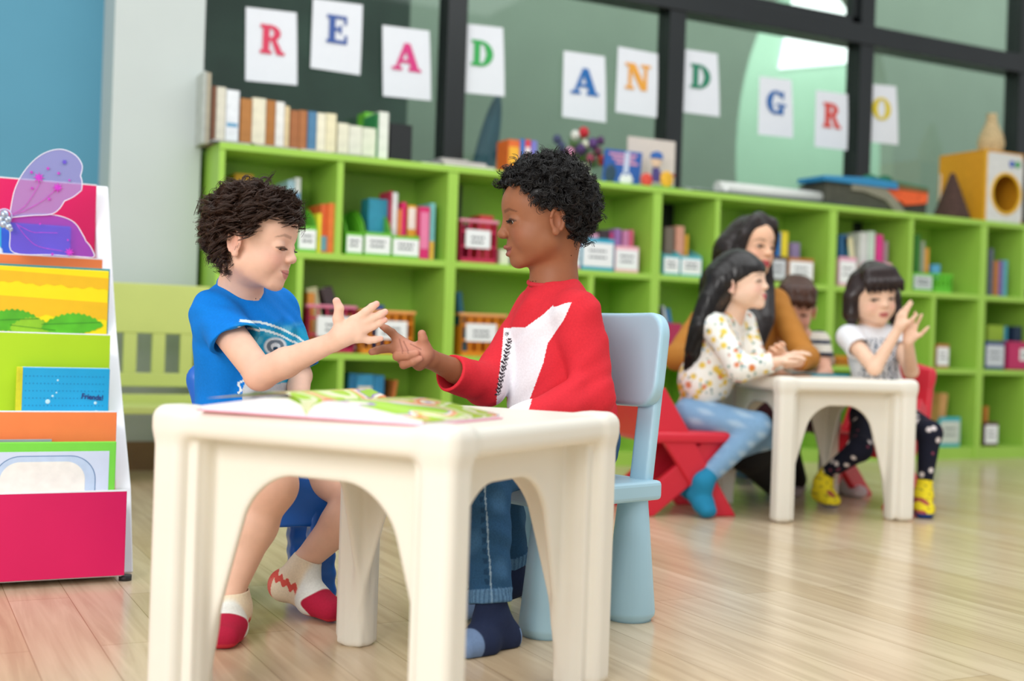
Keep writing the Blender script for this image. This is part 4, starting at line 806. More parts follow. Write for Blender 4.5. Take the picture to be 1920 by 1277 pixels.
def add_table(F, ang, sx, sy, label, h=.004, H_=.5):
    c, s_ = math.cos(ang), math.sin(ang); ctr = (F[0]+c*sx/2-s_*sy/2, F[1]+s_*sx/2+c*sy/2)
    t = thing('childrens_table', label, 'table', (ctr[0], ctr[1], 0), ang); g = table(sx, sy, H_)
    V, F_ = g.mesh(h); me = bpy.data.meshes.new('moulded_body'); me.vertices.add(len(V)); me.vertices.foreach_set('co', V.astype(np.float32).ravel()); me.loops.add(len(F_)*4); me.loops.foreach_set('vertex_index', F_.astype(np.int32).ravel()); me.polygons.add(len(F_)); me.polygons.foreach_set('loop_start', np.arange(len(F_), dtype=np.int32)*4); me.update(calc_edges=True)
    link('moulded_body', me, CREAM, t, True); return t
add_table((.70, 1.54), math.radians(34), .56, .57, 'cream moulded plastic table in the foreground with an open picture book on it', .0035, .475)
add_table((2.735, 3.325), math.radians(-10), .55, .55, 'cream moulded plastic table at the right, among the woman and the girls', .005)
# ---------------------------------------------------------------- light blue chair
LB = mat('a9cfe0', .38, .02, 6, .45)
t = thing('childrens_chair', 'light blue plastic chair under the child in the red shirt', 'chair', (1.30, 2.375, 0), math.atan2(.27, .96))
for x, y in ((-.128, -.15), (.128, -.15), (.128, .15), (-.128, .15)):
    MB().lathe([(.030, .27), (.033, .262), (.056, .02), (.055, .012), (.048, .004), (.048, .0)][::-1], (x, y, 0), 28).obj('leg', LB, t)
MB().box(-.175, .175, -.195, .195, .262, .305, .010, 3).obj('seat', LB, t)
S2 = SDF(); 
for y in (-1, 1): S2.box((.166, y*.145, .40), (.013, .026, .13), np.array([[math.cos(.10), 0, math.sin(.10)], [0, 1, 0], [-math.sin(.10), 0, math.cos(.10)]]), rd=.008)
Rb = np.array([[math.cos(.12), 0, math.sin(.12)], [0, 1, 0], [-math.sin(.12), 0, math.cos(.12)]])
def solid_local(name, g, h, m, t):
    V, F_ = g.mesh(h); me = bpy.data.meshes.new(name); me.vertices.add(len(V)); me.vertices.foreach_set('co', V.astype(np.float32).ravel()); me.loops.add(len(F_)*4); me.loops.foreach_set('vertex_index', F_.astype(np.int32).ravel()); me.polygons.add(len(F_)); me.polygons.foreach_set('loop_start', np.arange(len(F_), dtype=np.int32)*4); me.update(calc_edges=True)
    return link(name, me, m, t, True)
for y in (-1, 1):
    q = SDF(); q.box((.170, y*.145, .395), (.013, .027, .115), Rb, rd=.008); solid_local('back_support', q, .003, LB, t)
q = SDF(); q.cone((0, 0, 0), (0, 0, 0), .01); q = SDF()
q.box((0, 0, 0), (.5, .195, .105), rd=.055, k=.001)
def backshape(p):
    a = (p-np.array((.190, 0, .565)))@Rb; return a
class _B(SDF):
    def bounds(s): return np.array([.10, -.21, .44]), np.array([.30, .21, .70])
    def ev(s, p):
        a = backshape(p); x, y, z = a[..., 0]+.35*a[..., 1]**2*2.2, a[..., 1], a[..., 2]
        qy = np.abs(y)-(.195-.055); qz = np.abs(z)-(.105-.055); d2 = np.hypot(np.maximum(qy, 0), np.maximum(qz, 0))+np.minimum(np.maximum(qy, qz), 0)-.055
        rd = .010; wx = np.abs(x)-.018+rd; w2 = d2+rd; return np.hypot(np.maximum(wx, 0), np.maximum(w2, 0))+np.minimum(np.maximum(wx, w2), 0)-rd
solid_local('backrest', _B(), .003, LB, t)
# ---------------------------------------------------------------- solid plastic chairs: crossed legs moulded with the seat
def x_chair(col, label, loc, rz, scale=1.0, group='moulded plastic chairs'):
    m = mat(col, .35, .03, 6, .5); t = thing('childrens_chair', label, 'chair', loc, rz, group); k = scale
    def P2(x, z): return (x*k, z*k)
    for y in (-1, 1):   # front = +x
        def leg(A, B, wa, wb, off):
            a, b_ = np.array(P2(*A)), np.array(P2(*B)); d = (b_-a)/np.linalg.norm(b_-a); n_ = np.array((-d[1], d[0])); pl = [a+n_*wa*k, b_+n_*wb*k, b_-n_*wb*k, a-n_*wa*k]
            if b_[1] < .03: pl[1] = pl[1]+d*(-pl[1][1]/d[1]); pl[2] = pl[2]+d*(-pl[2][1]/d[1])
            y0, y1 = y*.155*k+off*y*.010, y*.125*k+off*y*.010; MB().prism([tuple(q) for q in pl], 'y', min(y0, y1), max(y0, y1), bev=.006).obj('leg', m, t)
        leg((-.12, .40), (.145, .0), .050, .040, 0); leg((.14, .25), (-.16, .0), .044, .040, -1.2)
    q = SDF(); q.box((.02*k, 0, .262*k), (.165*k, .165*k, .020*k), rd=.016, k=.005); q.box((.165*k, 0, .235*k), (.016*k, .135*k, .04*k), rd=.012, k=.02); solid_local('seat', q, .005, m, t)
    q = SDF(); Rr = np.array([[math.cos(-.14), 0, math.sin(-.14)], [0, 1, 0], [-math.sin(-.14), 0, math.cos(-.14)]])
    q.box((-.155*k, 0, .40*k), (.018*k, .16*k, .15*k), Rr, rd=.014, k=.004); q.ell((-.17*k, 0, .52*k), (.022*k, .155*k, .06*k), k=.03); solid_local('backrest', q, .005, m, t); return t
# ---------------------------------------------------------------- display rack on the left
RK = thing('display_rack', 'white tiered book rack with pink, orange and green pockets at the left edge', 'rack', (.52, 3.12, 0))
PK, OR_, LG, WT = mat('e0115f', .4, .05, 3), mat('ff8a4a', .4, .02), mat('b4dc1c', .4, .05, 3), mat('f5f6fa', .4, .01)
XL = -1.15; RX = PZ(249, 1073, 0)[0]
def ry(px, py, x=.505):  # distance at which a column of pixels meets the right end of the rack
    r = ray(px, py); return r
prof = []
for px, py in ((250, 1072), (246, 915), (232, 770), (219, 622), (211, 500), (203, 350)):
    r = ray(px, py); t_ = RX/r[0]; p = CP+r*t_; prof.append((p[1], max(p[2], 0)))
side = [(prof[0][0], 0)]+[(y, z) for y, z in prof[1:]]+[(prof[-1][0]+.05, prof[-1][1]+.003), (prof[-1][0]+.13, prof[-1][1]-.02), (prof[-1][0]+.16, 0)]
for x in (RX-.02, XL): MB().prism([(y-3.12, z) for y, z in side], 'x', x-.52-.02 if x > 0 else x-.54, x-.52+.02 if x > 0 else x-.52, bev=.004).obj('side_panel', WT, RK)
def tier(pxr, yt, yb, m, name, ext=0):
    r = ray(pxr, (yt+yb)/2); t_ = (RX-.041)/r[0]; Yp = (CP+r*t_)[1]; zt, zb = PY(pxr, yt, Yp)[2], PY(pxr, yb, Yp)[2]
    MB().box(XL-.52, RX-.041-.52, Yp-3.12, Yp-3.12+.010, (.018 if name == 'front_panel' else max(zb, .02)), zt-.003, .001).obj(name, m, RK); MB().box(XL-.52, RX-.041-.52, Yp-3.12, Yp-3.12+.010, zt-.003, zt, .0).obj('edge_trim', WT, RK); return Yp, zb, zt
T1 = tier(236, 919, 1060, PK, 'front_panel'); T2 = tier(217, 771, 919, OR_, 'panel'); T3 = tier(205, 627, 771, LG, 'panel'); T4 = tier(190, 485, 640, OR_, 'panel'); T5 = tier(179, 346, 500, PK, 'panel')
for a, b_, z_ in ((T1[0], T2[0], T2[1]), (T2[0], T3[0], T3[1]), (T3[0], T4[0], T4[1]), (T4[0], T5[0], T5[1])): MB().box(XL-.52, RX-.041-.52, a-3.12+.010, b_-3.12+.012, z_-.03, z_-.018).obj('ledge', WT, RK)
MB().box(XL-.52, RX-.041-.52, T1[0]-3.10, T5[0]-3.08, .012, .03).obj('bottom_board', WT, RK); MB().box(XL-.52, RX-.041-.52, T5[0]-3.12+.11, T5[0]-3.12+.12, .03, T5[2]-.03).obj('back_board', WT, RK)
MB().lathe([(.015, 0), (.015, .013)], (.0, T1[0]-3.12+.03, 0)).obj('foot', mat('2a2a2a', .5), RK)
def in_rack(Yb, px0, px1, yt, zb, th, label, name='picture_book', cat='book', tilt=.10):
    r0, r1 = PY(px0, yt, Yb), PY(px1, yt, Yb); t = thing(name, label, cat, (r0[0], Yb, zb)); w = r1[0]-r0[0]; h = (r0[2]+r1[2])/2-zb; t.rotation_euler = (-tilt, 0, 0); return t, w, h
# yellow book with leaves (second pocket)
zb = T4[1]-.016; t, w, h = in_rack(T4[0]-.03, -60, 204, 512, T3[2]-.03, .01, 'yellow picture book with green leaves in the rack, second from the top', tilt=-.02); t.location.z = T3[2]-.05; h = PY(100, 503, T4[0]-.03)[2]-t.location.z
MB().box(0, w, 0, .010, 0, h, .002).obj('cover', mat('fbe107', .4, .02), t)
def wavy(f0, f1, n=40): return [(w*i/n, f0(i/n)) for i in range(n+1)]+[(w*(n-i)/n, f1(1-i/n)) for i in range(n+1)]
for a, b_ in ((.96, .83), (.66, .46)):
    pl = wavy(lambda u: h*(b_-.06*u+.012*math.sin(u*60)+.01*math.sin(u*23)), lambda u: h*(a-.05*u)); MB().prism(pl, 'y', -.0008, 0).obj('orange_band', mat('f2bd18', .4, .02), t)
for x_, z_, L_, s_ in ((.10, .30, .42, 1), (.52, .28, .45, 1), (.30, .26, .34, -1)):
    n = 22; up_ = []; dn = []
    for i in range(n+1):
        u = i/n; wv = math.sin(math.pi*min(1, u*1.02))**.7*.15; sw = .022*(i % 2); up_.append((w*(x_+L_*u), h*(z_+wv+sw+.05*u*s_))); dn.append((w*(x_+L_*u), h*(z_-wv*.6-sw*.5+.05*u*s_)))
    MB().prism(up_+dn[::-1], 'y', -.0018-.0004*x_, -.0008).obj('leaf_picture', mat('55b425' if s_ > 0 else '8fc42a', .4, .25, 14), t)
    MB().tube([(w*(x_+L_*u), -.0022, h*(z_+.04+.05*u*s_)) for u in (0, .3, .6, .95)], .0007, 5).obj('leaf_vein', mat('2f7d1d', .5), t)
t2, w2, h2 = in_rack(T4[0]-.016, -60, 206, 505, T3[2]-.03, .004, 'thin teal book behind the yellow picture book in the rack', tilt=-.02); t2.location.z = T3[2]-.05; MB().box(0, w2, 0, .006, 0, PY(100, 499, T4[0]-.016)[2]-t2.location.z, .001).obj('cover', mat('3f9aa6', .5), t2)
# Friends book
t, w, h = in_rack(T3[0]-.03, 33, 206, 690, T2[2]-.04, .014, 'blue dotted book titled Friends! with a yellow spine, in the rack', tilt=-.03)
MB().box(0, w, 0, .014, 0, h, .002).obj('cover', mat('1fa8dc', .35, .05, 12), t); MB().box(-.002, w*.055, -.0012, .015, 0, h+.001, .001).obj('spine', mat('d8d42a', .4, .1, 60), t); MB().box(.01, w-.004, .003, .011, h-.002, h+.0012).obj('pages', mat('cfe6ea', .7), t)
dt = MB()
for i in range(22):
    for j in range(7): dt.prism([(w*(.09+.04*i)+.0018*math.cos(k*1.05), h*(.07+.13*j)+.0018*math.sin(k*1.05)) for k in range(6)], 'y', -.0005, 0)
dt.obj('dot_pattern', mat('1785bd', .4), t)
fc = bpy.data.curves.new('t', 'FONT'); fc.body = 'Friends!'; fc.size = .030; fc.extrude = .0004; fc.offset = .0006; fo = bpy.data.objects.new('t', fc); C.objects.link(fo); dg = bpy.context.evaluated_depsgraph_get(); me = bpy.data.meshes.new_from_object(fo.evaluated_get(dg)); C.objects.unlink(fo); bpy.data.objects.remove(fo)
tx = link('title_lettering', me, mat('2b2f7a', .5), t); xs_ = [v.co.x for v in me.vertices]; sc = w*.235/(max(xs_)-min(xs_)); me.transform(Matrix.Translation((w*.69, -.0012, h*.46)) @ Matrix.Rotation(math.pi/2, 4, 'X') @ Matrix.Rotation(-.09, 4, 'Z') @ Matrix.Diagonal((sc, sc*1.15, 1, 1)))
for x_, z_, r_ in ((.33, .40, .006), (.38, .50, .003), (.42, .56, .0022), (.43, .78, .0026), (.85, .38, .004), (.86, .2, .007)): MB().ball((w*x_, -.0006, h*z_), (r_, .0006, r_)).obj('bubble', mat('c4ecf6', .4), t)
MB().prism([(w*.52, 0), (w*.55, h*.12), (w*.6, h*.03), (w*.64, h*.1), (w*.62, 0)], 'y', -.001, 0).prism([(w*.78, 0), (w*.8, h*.2), (w*.84, h*.06), (w*.9, h*.22), (w*.88, 0)], 'y', -.001, 0).obj('sprout_picture', mat('4fb43a', .4), t)
# green framed book in the bottom pocket
t, w, h = in_rack(T2[0]-.03, -80, 218, 829, T1[2]-.06, .012, 'bright green bordered book with a cream rounded shape, in the bottom pocket of the rack', tilt=-.03)
MB().box(0, w, 0, .012, 0, h, .002).obj('cover', mat('7ee04a', .4, .02), t); MB().box(0, w*.955, -.001, 0, 0, h*.86).obj('picture', mat('d6e2f2', .4, .02), t)
def rr(x0, x1, z1, r, n=10): return [(x0, 0)]+[(x0+r-r*math.cos(math.pi/2*i/n), z1-r+r*math.sin(math.pi/2*i/n)) for i in range(n+1)]+[(x1-r+r*math.sin(math.pi/2*i/n), z1-r+r*math.cos(math.pi/2*i/n)) for i in range(n+1)]+[(x1, 0)]
MB().prism(rr(w*.22, w*.87, h*.80, .06), 'y', -.0016, -.001).obj('blue_outline', mat('6d8fb4', .4), t); MB().prism(rr(w*.226, w*.864, h*.787, .058), 'y', -.0019, -.0014).obj('pale_band', mat('c2d6ea', .4), t); MB().prism(rr(w*.26, w*.80, h*.71, .045), 'y', -.0024, -.0018).obj('cream_shape', mat('f3f1e4', .4), t)
t3 = in_rack(T2[0]-.016, -100, 97, 824, T1[2]-.06, .004, 'thin grey book peeping out behind the green bordered one', tilt=-.03); MB().box(0, t3[1], 0, .006, 0, t3[2], .001).obj('cover', mat('9aa0a8', .5), t3[0])
# blue picture card in the top pocket and fairy wings
t, w, h = in_rack(T5[0]-.02, -90, 134, 417, T4[2]-.06, .008, 'blue picture card with a sky and clouds in the top pocket of the rack', 'picture_card', 'card', tilt=0)
MB().box(0, w, 0, .006, 0, h, .004).obj('card', mat('2f5fd0', .4, .35, 7), t); MB().prism([(0, 0), (0, h), (w*.40, h), (w*.42, 0)], 'y', -.0008, 0).obj('sky_picture', mat('38b4d8', .4, .2, 9), t); MB().ball((w*.33, -.0006, h*.42), (w*.1, .001, h*.2)).ball((w*.38, -.0006, h*.28), (w*.06, .001, h*.12)).obj('cloud_picture', mat('e4f0f2', .5), t)
YW = T4[0]-.045; WG = thing('fairy_wings', 'sheer lilac fairy wings with white wire edges and pink glitter stars on the rack', 'costume wings', tuple(PY(8, 410, YW)))
def veil(col, a):
    m = bpy.data.materials.new('veil'); m.use_nodes = True; b = m.node_tree.nodes['Principled BSDF']; b.inputs['Base Color'].default_value = (*srgb(col), 1); b.inputs['Alpha'].default_value = a; b.inputs['Roughness'].default_value = .5; return m
def loc_(px, py, dy=0): p = PY(px, py, YW+dy); o = WG.location; return (p[0]-o[0], dy, p[2]-o[2])
def smooth(pts, n=8):
    out = []; P_ = [np.array(p, float) for p in pts]
    for i in range(len(P_)-1):
        a, b_, c, d = P_[max(i-1, 0)], P_[i], P_[i+1], P_[min(i+2, len(P_)-1)]
        for k in range(n): t_ = k/n; out.append(.5*((2*b_)+(c-a)*t_+(2*a-5*b_+4*c-d)*t_*t_+(3*b_-a-3*c+d)*t_**3))
    out.append(P_[-1]); return out
up = smooth([(19, 398), (28, 355), (48, 318), (78, 290), (112, 280), (140, 290), (154, 310), (151, 330)], 6)+smooth([(151, 330), (154, 342), (153, 357)], 4)+smooth([(153, 357), (138, 369), (121, 377)], 4)+smooth([(121, 377), (110, 393), (94, 402), (60, 404), (19, 408)], 6)
lo = smooth([(18, 404), (45, 402), (80, 401), (115, 406), (140, 418), (155, 440), (161, 452)], 6)+smooth([(161, 452), (170, 463), (177, 479), (172, 483)], 5)+smooth([(172, 483), (100, 478), (26, 474), (19, 440), (18, 408)], 5)
for nm, pl, col, al, dy in (('upper_wing', up, '9d8fd0', .72, -.010), ('lower_wing', lo, '7a4fd0', .62, -.004)):
    m = MB(); ctr = m.bm.verts.new(loc_(60, 365 if nm[0] == 'u' else 440, dy)); vs = [m.bm.verts.new(loc_(x, y, dy)) for x, y in pl]
    for i in range(len(vs)): m.bm.faces.new((ctr, vs[i], vs[(i+1) % len(vs)]))
    w_ = m.obj(nm, veil(col, al), WG); MB().tube([loc_(x, y, dy) for x, y in pl], .0013, 6, cap=False).obj('wire_edge', mat('f1ecfb', .4), w_)
GLT = mat('d93fd0', .3, .3, 200, metal=.2)
def star(px, py, r, n=8, dy=-.013):
    c = np.array(loc_(px, py, dy)); rr_ = r*PYS; return [(c[0]+(rr_ if k % 2 == 0 else rr_*.45)*math.cos(math.pi*k/n), c[2]+(rr_ if k % 2 == 0 else rr_*.45)*math.sin(math.pi*k/n)) for k in range(2*n)]
PYS = (PY(100, 400, YW)-PY(0, 400, YW))[0]/100
for x, y, r in ((73, 333, 11), (108, 352, 10), (59, 323, 4), (90, 316, 4), (110, 325, 4), (130, 338, 3), (60, 353, 3.5), (92, 373, 4), (130, 473, 10), (98, 477, 4), (127, 450, 2.5), (75, 420, 2.5)): MB().prism(star(x, y, r), 'y', -.0145, -.013).obj('glitter_star', GLT, WG)
MB().prism(star(121, 304, 6, 6), 'y', -.0145, -.013).obj('purple_spot', mat('6a4fd0', .5), WG)
for pl in (((22, 402), (45, 388), (62, 365), (75, 342)), ((24, 404), (52, 392), (80, 376), (104, 356)), ((30, 420), (60, 435), (80, 436), (108, 437)), ((32, 422), (50, 445), (72, 462), (118, 471))): MB().tube([loc_(x, y, -.0135) for x, y in smooth(pl, 4)], .0006, 5).obj('glitter_line', GLT, WG)
m = MB()
for x, y, r in ((8, 402, 9), (3, 410, 8), (14, 412, 8), (16, 425, 7), (6, 420, 8), (20, 430, 5)): c = loc_(x, y, -.02); m.ball(c, r*PYS, sub=2)
m.obj('jewel', mat('b7c4d8', .08, .4, 90, .8, metal=.6), WG); m = MB().tube([loc_(8+14*math.cos(a), 406+14*math.sin(a), -.012) for a in [i*.3 for i in range(-11, 2)]], .002, 6); m.obj('jewel_wire', mat('d0c8ea', .3), WG)
# ---------------------------------------------------------------- open picture book on the near table
OB = thing('open_picture_book', 'open picture book with bright pages and a pink cover edge lying on the foreground table', 'book', (0, 0, 0))
A = PZ(348, 751, .503); Bc = PZ(785, 785, .503)
bx = np.array((.655, 1.835)); ang = math.radians(-53); OB.location = (bx[0], bx[1], .4754); OB.rotation_euler = (0, 0, ang)
Wp, Hp = .205, .25
MB().box(-Wp, Wp, -Hp/2, Hp/2, 0, .0025, .001).obj('cover', mat('f2a9b8', .5), OB)
pm = bpy.data.materials.new('printed_page'); pm.use_nodes = True; nt = pm.node_tree; N = nt.nodes; b = N['Principled BSDF']; b.inputs['Roughness'].default_value = .35
tc = N.new('ShaderNodeTexCoord'); nz = N.new('ShaderNodeTexNoise'); nz.inputs['Scale'].default_value = 11; nz.inputs['Detail'].default_value = 1; nt.links.new(tc.outputs['Object'], nz.inputs['Vector']); cr = N.new('ShaderNodeValToRGB'); cr.color_ramp.interpolation = 'CONSTANT'
for i, (p_, c_) in enumerate(((0, 'a9d02a'), (.40, 'e8ecc0'), (.45, 'b4d63a'), (.50, 'efb98c'), (.53, 'e9844a'), (.56, 'f0ecd6'), (.60, '9a74bc'), (.62, '9cc826'))):
    el_ = cr.color_ramp.elements[i] if i < 2 else cr.color_ramp.elements.new(p_); el_.position = p_; el_.color = (*srgb(c_), 1)
nt.links.new(nz.outputs[0], cr.inputs[0]); nt.links.new(cr.outputs[0], b.inputs['Base Color'])
PG = mat('eceaf0', .7, .03)
for s_, nm in ((-1, 'left_pages'), (1, 'right_pages')):
    m = MB(); prof = [(0, .004), (.012, .020), (.035, .028), (.08, .026), (.14, .017), (.20, .008), (Wp-.006, .005)]; n = len(prof)
    vt = [[m.bm.verts.new((s_*x, y, z)) for x, z in prof] for y in (-Hp/2+.005, Hp/2-.005)]; vb = [[m.bm.verts.new((s_*x, y, .0026)) for x, z in prof] for y in (-Hp/2+.005, Hp/2-.005)]
    for i in range(n-1):
        f = m.bm.faces.new((vt[0][i], vt[0][i+1], vt[1][i+1], vt[1][i])); f.smooth = True; f.material_index = 1
        m.bm.faces.new((vt[0][i], vb[0][i], vb[0][i+1], vt[0][i+1])); m.bm.faces.new((vt[1][i], vt[1][i+1], vb[1][i+1], vb[1][i]))
    m.bm.faces.new((vt[0][-1], vb[0][-1], vb[1][-1], vt[1][-1])); bmesh.ops.recalc_face_normals(m.bm, faces=m.bm.faces[:]); m.obj(nm, [PG, pm], OB)
m = MB()
prof = [(0, .006), (.012, .026), (.04, .036), (.09, .034), (.14, .027), (.19, .020)]
for i in range(len(prof)-1): f = m.bm.faces.new([m.bm.verts.new(q) for q in ((-prof[i][0], -Hp/2+.005, prof[i][1]), (-prof[i+1][0], -Hp/2+.005, prof[i+1][1]), (-prof[i+1][0], Hp/2-.005, prof[i+1][1]), (-prof[i][0], Hp/2-.005, prof[i][1]))]); f.smooth = True
lp = m.obj('lifted_page', pm, OB)
# placed chairs
def panel_chair(col, label, loc, rz):
    m = mat(col, .35, .03, 6, .5); t = thing('childrens_chair', label, 'chair', loc, rz, 'moulded plastic chairs'); hx, hy = .145, .145
    q = SDF(); q.box((0, 0, .275), (hx, hy, .018), rd=.014, k=.006); q.box((hx-.012, 0, .235), (.012, hy-.005, .055), rd=.010, k=.012)
    for s_ in (-1, 1): q.box((0, s_*(hy-.012), .235), (hx-.005, .012, .055), rd=.010, k=.012)
    q.box((-hx+.012, 0, .235), (.012, hy-.005, .055), rd=.010, k=.012); solid_local('seat', q, .004, m, t)
    for a in (-1, 1):
        for b_ in (-1, 1):
            q = SDF(); x0, y0 = a*(hx-.030), b_*(hy-.026)
            for k in range(6): z = k/5; q.box((x0+a*.016*(1-z), y0+b_*.010*(1-z), .022+.19*z), (.030-.004*(1-z), .026-.002*(1-z), .022), rd=.010, k=.02)
            q.cut((0, 0, .001), (0, 0, -1)); solid_local('leg', q, .004, m, t)
    Rr = np.array([[math.cos(-.12), 0, math.sin(-.12)], [0, 1, 0], [-math.sin(-.12), 0, math.cos(-.12)]]); q = SDF()
    q.box((-.150, 0, .38), (.013, .128, .115), Rr, rd=.012, k=.004); q.ell((-.163, 0, .485), (.016, .145, .072), k=.03); solid_local('backrest', q, .004, m, t); return t
panel_chair('0f63c4', 'blue moulded plastic chair under the child in the blue T-shirt', (.752, 2.715, 0), math.radians(-96))
x_chair('d81f36', 'red moulded plastic chair of the girl with long black hair', (2.53, 3.70, 0), math.radians(-12), 1.06)
x_chair('d81f36', 'red moulded plastic chair of the girl in the white T-shirt', (3.53, 3.70, 0), math.radians(-160), .98)
x_chair('1557a8', 'blue moulded plastic chair behind the right table, under the child in stripes', (3.38, 4.42, 0), math.radians(-100), 1.0)
# ------------------------------------------------ boy in the blue T-shirt
def boy_blue():
    root = thing('person', 'child with curly brown hair in a blue T-shirt and denim shorts at the near table', 'person', tuple(PD(465, 830, 2.8)*(1, 1, 0)))
    H = Head(PD(480, 449, 2.62), CR*.975-CF*.15-CU*.18, CU+CR*.14, .213, gaze=(0, 1, -.6), open_=.016, lid=-.026, smile=.016, lf=.55, bs=.4, nose=.97, skin='ecc0a8', lip='cf8c84', brow='5b4236', cheek='e8a090')
    sh_r, sh_l = PD(402, 588, 2.63), PD(520, 580, 2.80); hip = PD(465, 800, 2.80)
    rh, lh = PD(430, 818, 2.74), PD(500, 815, 2.82); rk, lk = PD(508, 912, 2.42), PD(688, 935, 2.62); ra, la = PD(434, 1108, 2.42), PD(572, 1052, 2.62)
    el, wr = PD(488, 701, 2.50), PD(627, 640, 2.43)
    b = SDF()
    H.add(b)
    nb = PD(450, 545, 2.68); b.cone(nb, H.W((0, -.12, -.22)), .040, .041, k=.03)
    b.cone(nb, PD(455, 600, 2.71), .045, .06, k=.03); b.cone(sh_r, sh_l, .033, .033, k=.03); b.cone(PD(455, 620, 2.72), hip, .075, .08, k=.03)
    b.cone(sh_r, el, .036, .031, k=.02); b.cone(el, el*.65+wr*.35, .0325, .030, k=.01); b.cone(el*.65+wr*.35, wr, .030, .0185, k=.01)
    b.ell(el+CU*-.004, (.030, .030, .028), k=.01)
    # reaching hand: back of the hand seen, fingers spread
    D = 2.425; h = SDF(); w1 = PD(640, 630, D)
    h.cone(wr, w1, .019, .021, k=.01); pc = [PD(662, 604, D), PD(668, 612, D), PD(670, 622, D), PD(668, 632, D)]
    for p, r_ in zip(pc, (.0125, .0125, .012, .0105)): h.cone(w1, p, .0165, r_, k=.012)
    T = lambda pts, rr: h.chain([PD(x, y, d) for x, y, d in pts], rr, k=.007, kk=.003)
    T([(640, 622, D), (634, 598, D-.005), (636, 578, D-.01), (631, 565, D-.012)], [.0135, .0108, .0092, .0078])
    T([(668, 600, D), (686, 585, D-.005), (697, 576, D-.006), (706, 570, D-.006)], [.0105, .0084, .0076, .0064])
    T([(674, 610, D), (700, 596, D), (713, 590, D), (722, 585, D)], [.0105, .0084, .0076, .0064])
    T([(677, 621, D), (700, 611, D+.004), (712, 605, D+.005), (721, 600, D+.006)], [.0100, .0080, .0073, .0062])
    T([(672, 633, D), (692, 638, D+.006), (703, 637, D+.008), (714, 635, D+.010)], [.0095, .0075, .0066, .0056])
    b.grp(h, k=.008)
    # other arm, lowered behind the book
    el2, wr2 = PD(560, 705, 2.78), PD(560, 772, 2.62); b.cone(sh_l, el2, .035, .029, k=.02); b.cone(el2, wr2, .029, .019, k=.01)
    hand(b, wr2, PD(600, 795, 2.52)-wr2, (0, 0, -1), .115, side=-1)
    # legs
    for hp, kn, an in ((rh, rk, ra), (lh, lk, la)):
        b.cone(hp, kn, .062, .049, k=.03); b.ell(kn+CU*.006, .050, k=.02); c1 = kn*.62+an*.38; back = unit(np.array((0, 1, 0)))*.008
        b.cone(kn, c1+back, .043, .042, k=.02); b.cone(c1+back, an, .042, .026, k=.02)
        b.cone(an, an-CU*.035, .024, .022, k=.01)
    def skin(V):
        c = np.tile(lin(H.skin), (len(V), 1)); c = H.paint(V, c)
        for p, s_ in ((rk, .05), (lk, .05), (el, .035)): c = mixc(c, lin('e59f8c'), np.exp(-((V-p)**2).sum(1)/s_**2)*.35)
        for x, y, d in ((631, 562, D-.02), (707, 569, D-.01), (723, 584, D-.01), (722, 599, D), (716, 634, D)): c = mixc(c, lin('f0a59a'), np.exp(-((V-PD(x, y, d))**2).sum(1)/.009**2)*.6)
        return c
    (solid('body', b, .0018, SKIN, root, skin))
    hm = hairmat('402b20', .32)
    H.parts(root, hairm=hm)
    keep = lambda q: (q[2] > .26-.9*np.maximum(0, .22-q[1])) & ((q[1] > -.02) | (q[2] > -.02+.9*(q[1]+.05))) & ((q[1] > -.16) | (q[2] > -.30)) if np.ndim(q[0]) else bool((q[2] > .25-.9*max(0, .22-q[1])) and (q[1] > .06 or q[1] < -.19 or q[2] > .08) and (q[2] > -.36))
    hair = hair_cap('hair', H, root, hm, keep, .003, 1.04, lambda g: g.ell((0, -.17, -.06), (.31, .22, .26), k=.08)); 
    waves('curls', H, hair, hm, n=680, per=17, rad=.00085, clump=.013, amp=.032, turns=2.1, whirl=.8, curl=.045, keep=keep, seed=3, cap=1.06)
    # shirt
    tf = unit(np.cross(CU, sh_r-sh_l)); tf = tf if tf@CF < 0 else -tf; R = axes(tf, CU)
    g = SDF(); g.ell(PD(455, 640, 2.72), (.125, .088, .125), R, k=.02); g.ell(PD(462, 740, 2.76), (.122, .10, .13), R, k=.05); g.ell(PD(468, 790, 2.78), (.128, .108, .08), R, k=.04)
    g.cone(sh_r+CU*.002, sh_l+CU*.002, .045, .045, k=.04); g.cone(PD(445, 560, 2.69), PD(452, 600, 2.71), .05, .08, k=.03)
    g.cut(PD(468, 835, 2.78), -CU+.0*CR)
    sl = SDF(); e2 = sh_r*.45+el*.55; dr = unit(el-sh_r); sl.cone(sh_r-dr*.004, sh_r*.1+el*.9, .046, .061, k=.01); sl.cut(PD(428, 640, 2.56), unit(dr*.8-CU*.45), k=.002)
    sl.cone(sh_r+dr*.03, el+dr*.02, .040, .056, k=.002, sub=True); g.grp(sl, k=.02)
    sl = SDF(); dr = unit(el2-sh_l); sl.cone(sh_l, el2, .044, .052, k=.01); sl.cut(PD(563, 690, 2.78), dr, k=.002); sl.cone(sh_l+dr*.03, el2+dr*.03, .038, .047, k=.002, sub=True); g.grp(sl, k=.02)
    nk = SDF(); up = unit(H.W((0, -.12, -.22))-nb); nk.cone(nb-up*.012+tf*.012, nb+up*.1, .040, .058, k=.002); g.grp(nk, k=.003, sub=True)
    for a, z, r_ in (((395, 640, 2.66), (400, 720, 2.70), .010), ((430, 660, 2.62), (420, 760, 2.66), .009), ((480, 720, 2.64), (440, 775, 2.66), .009), ((540, 610, 2.74), (530, 680, 2.70), .008), ((380, 590, 2.66), (385, 625, 2.62), .008)): g.cone(PD(*a), PD(*z), r_*1.2, r_*.8, k=.03)
    g.disp(lambda p: .0018*np.sin(p[..., 0]*90+p[..., 2]*55+2*np.sin(p[..., 2]*30))*np.sin(p[..., 2]*38+p[..., 1]*60))
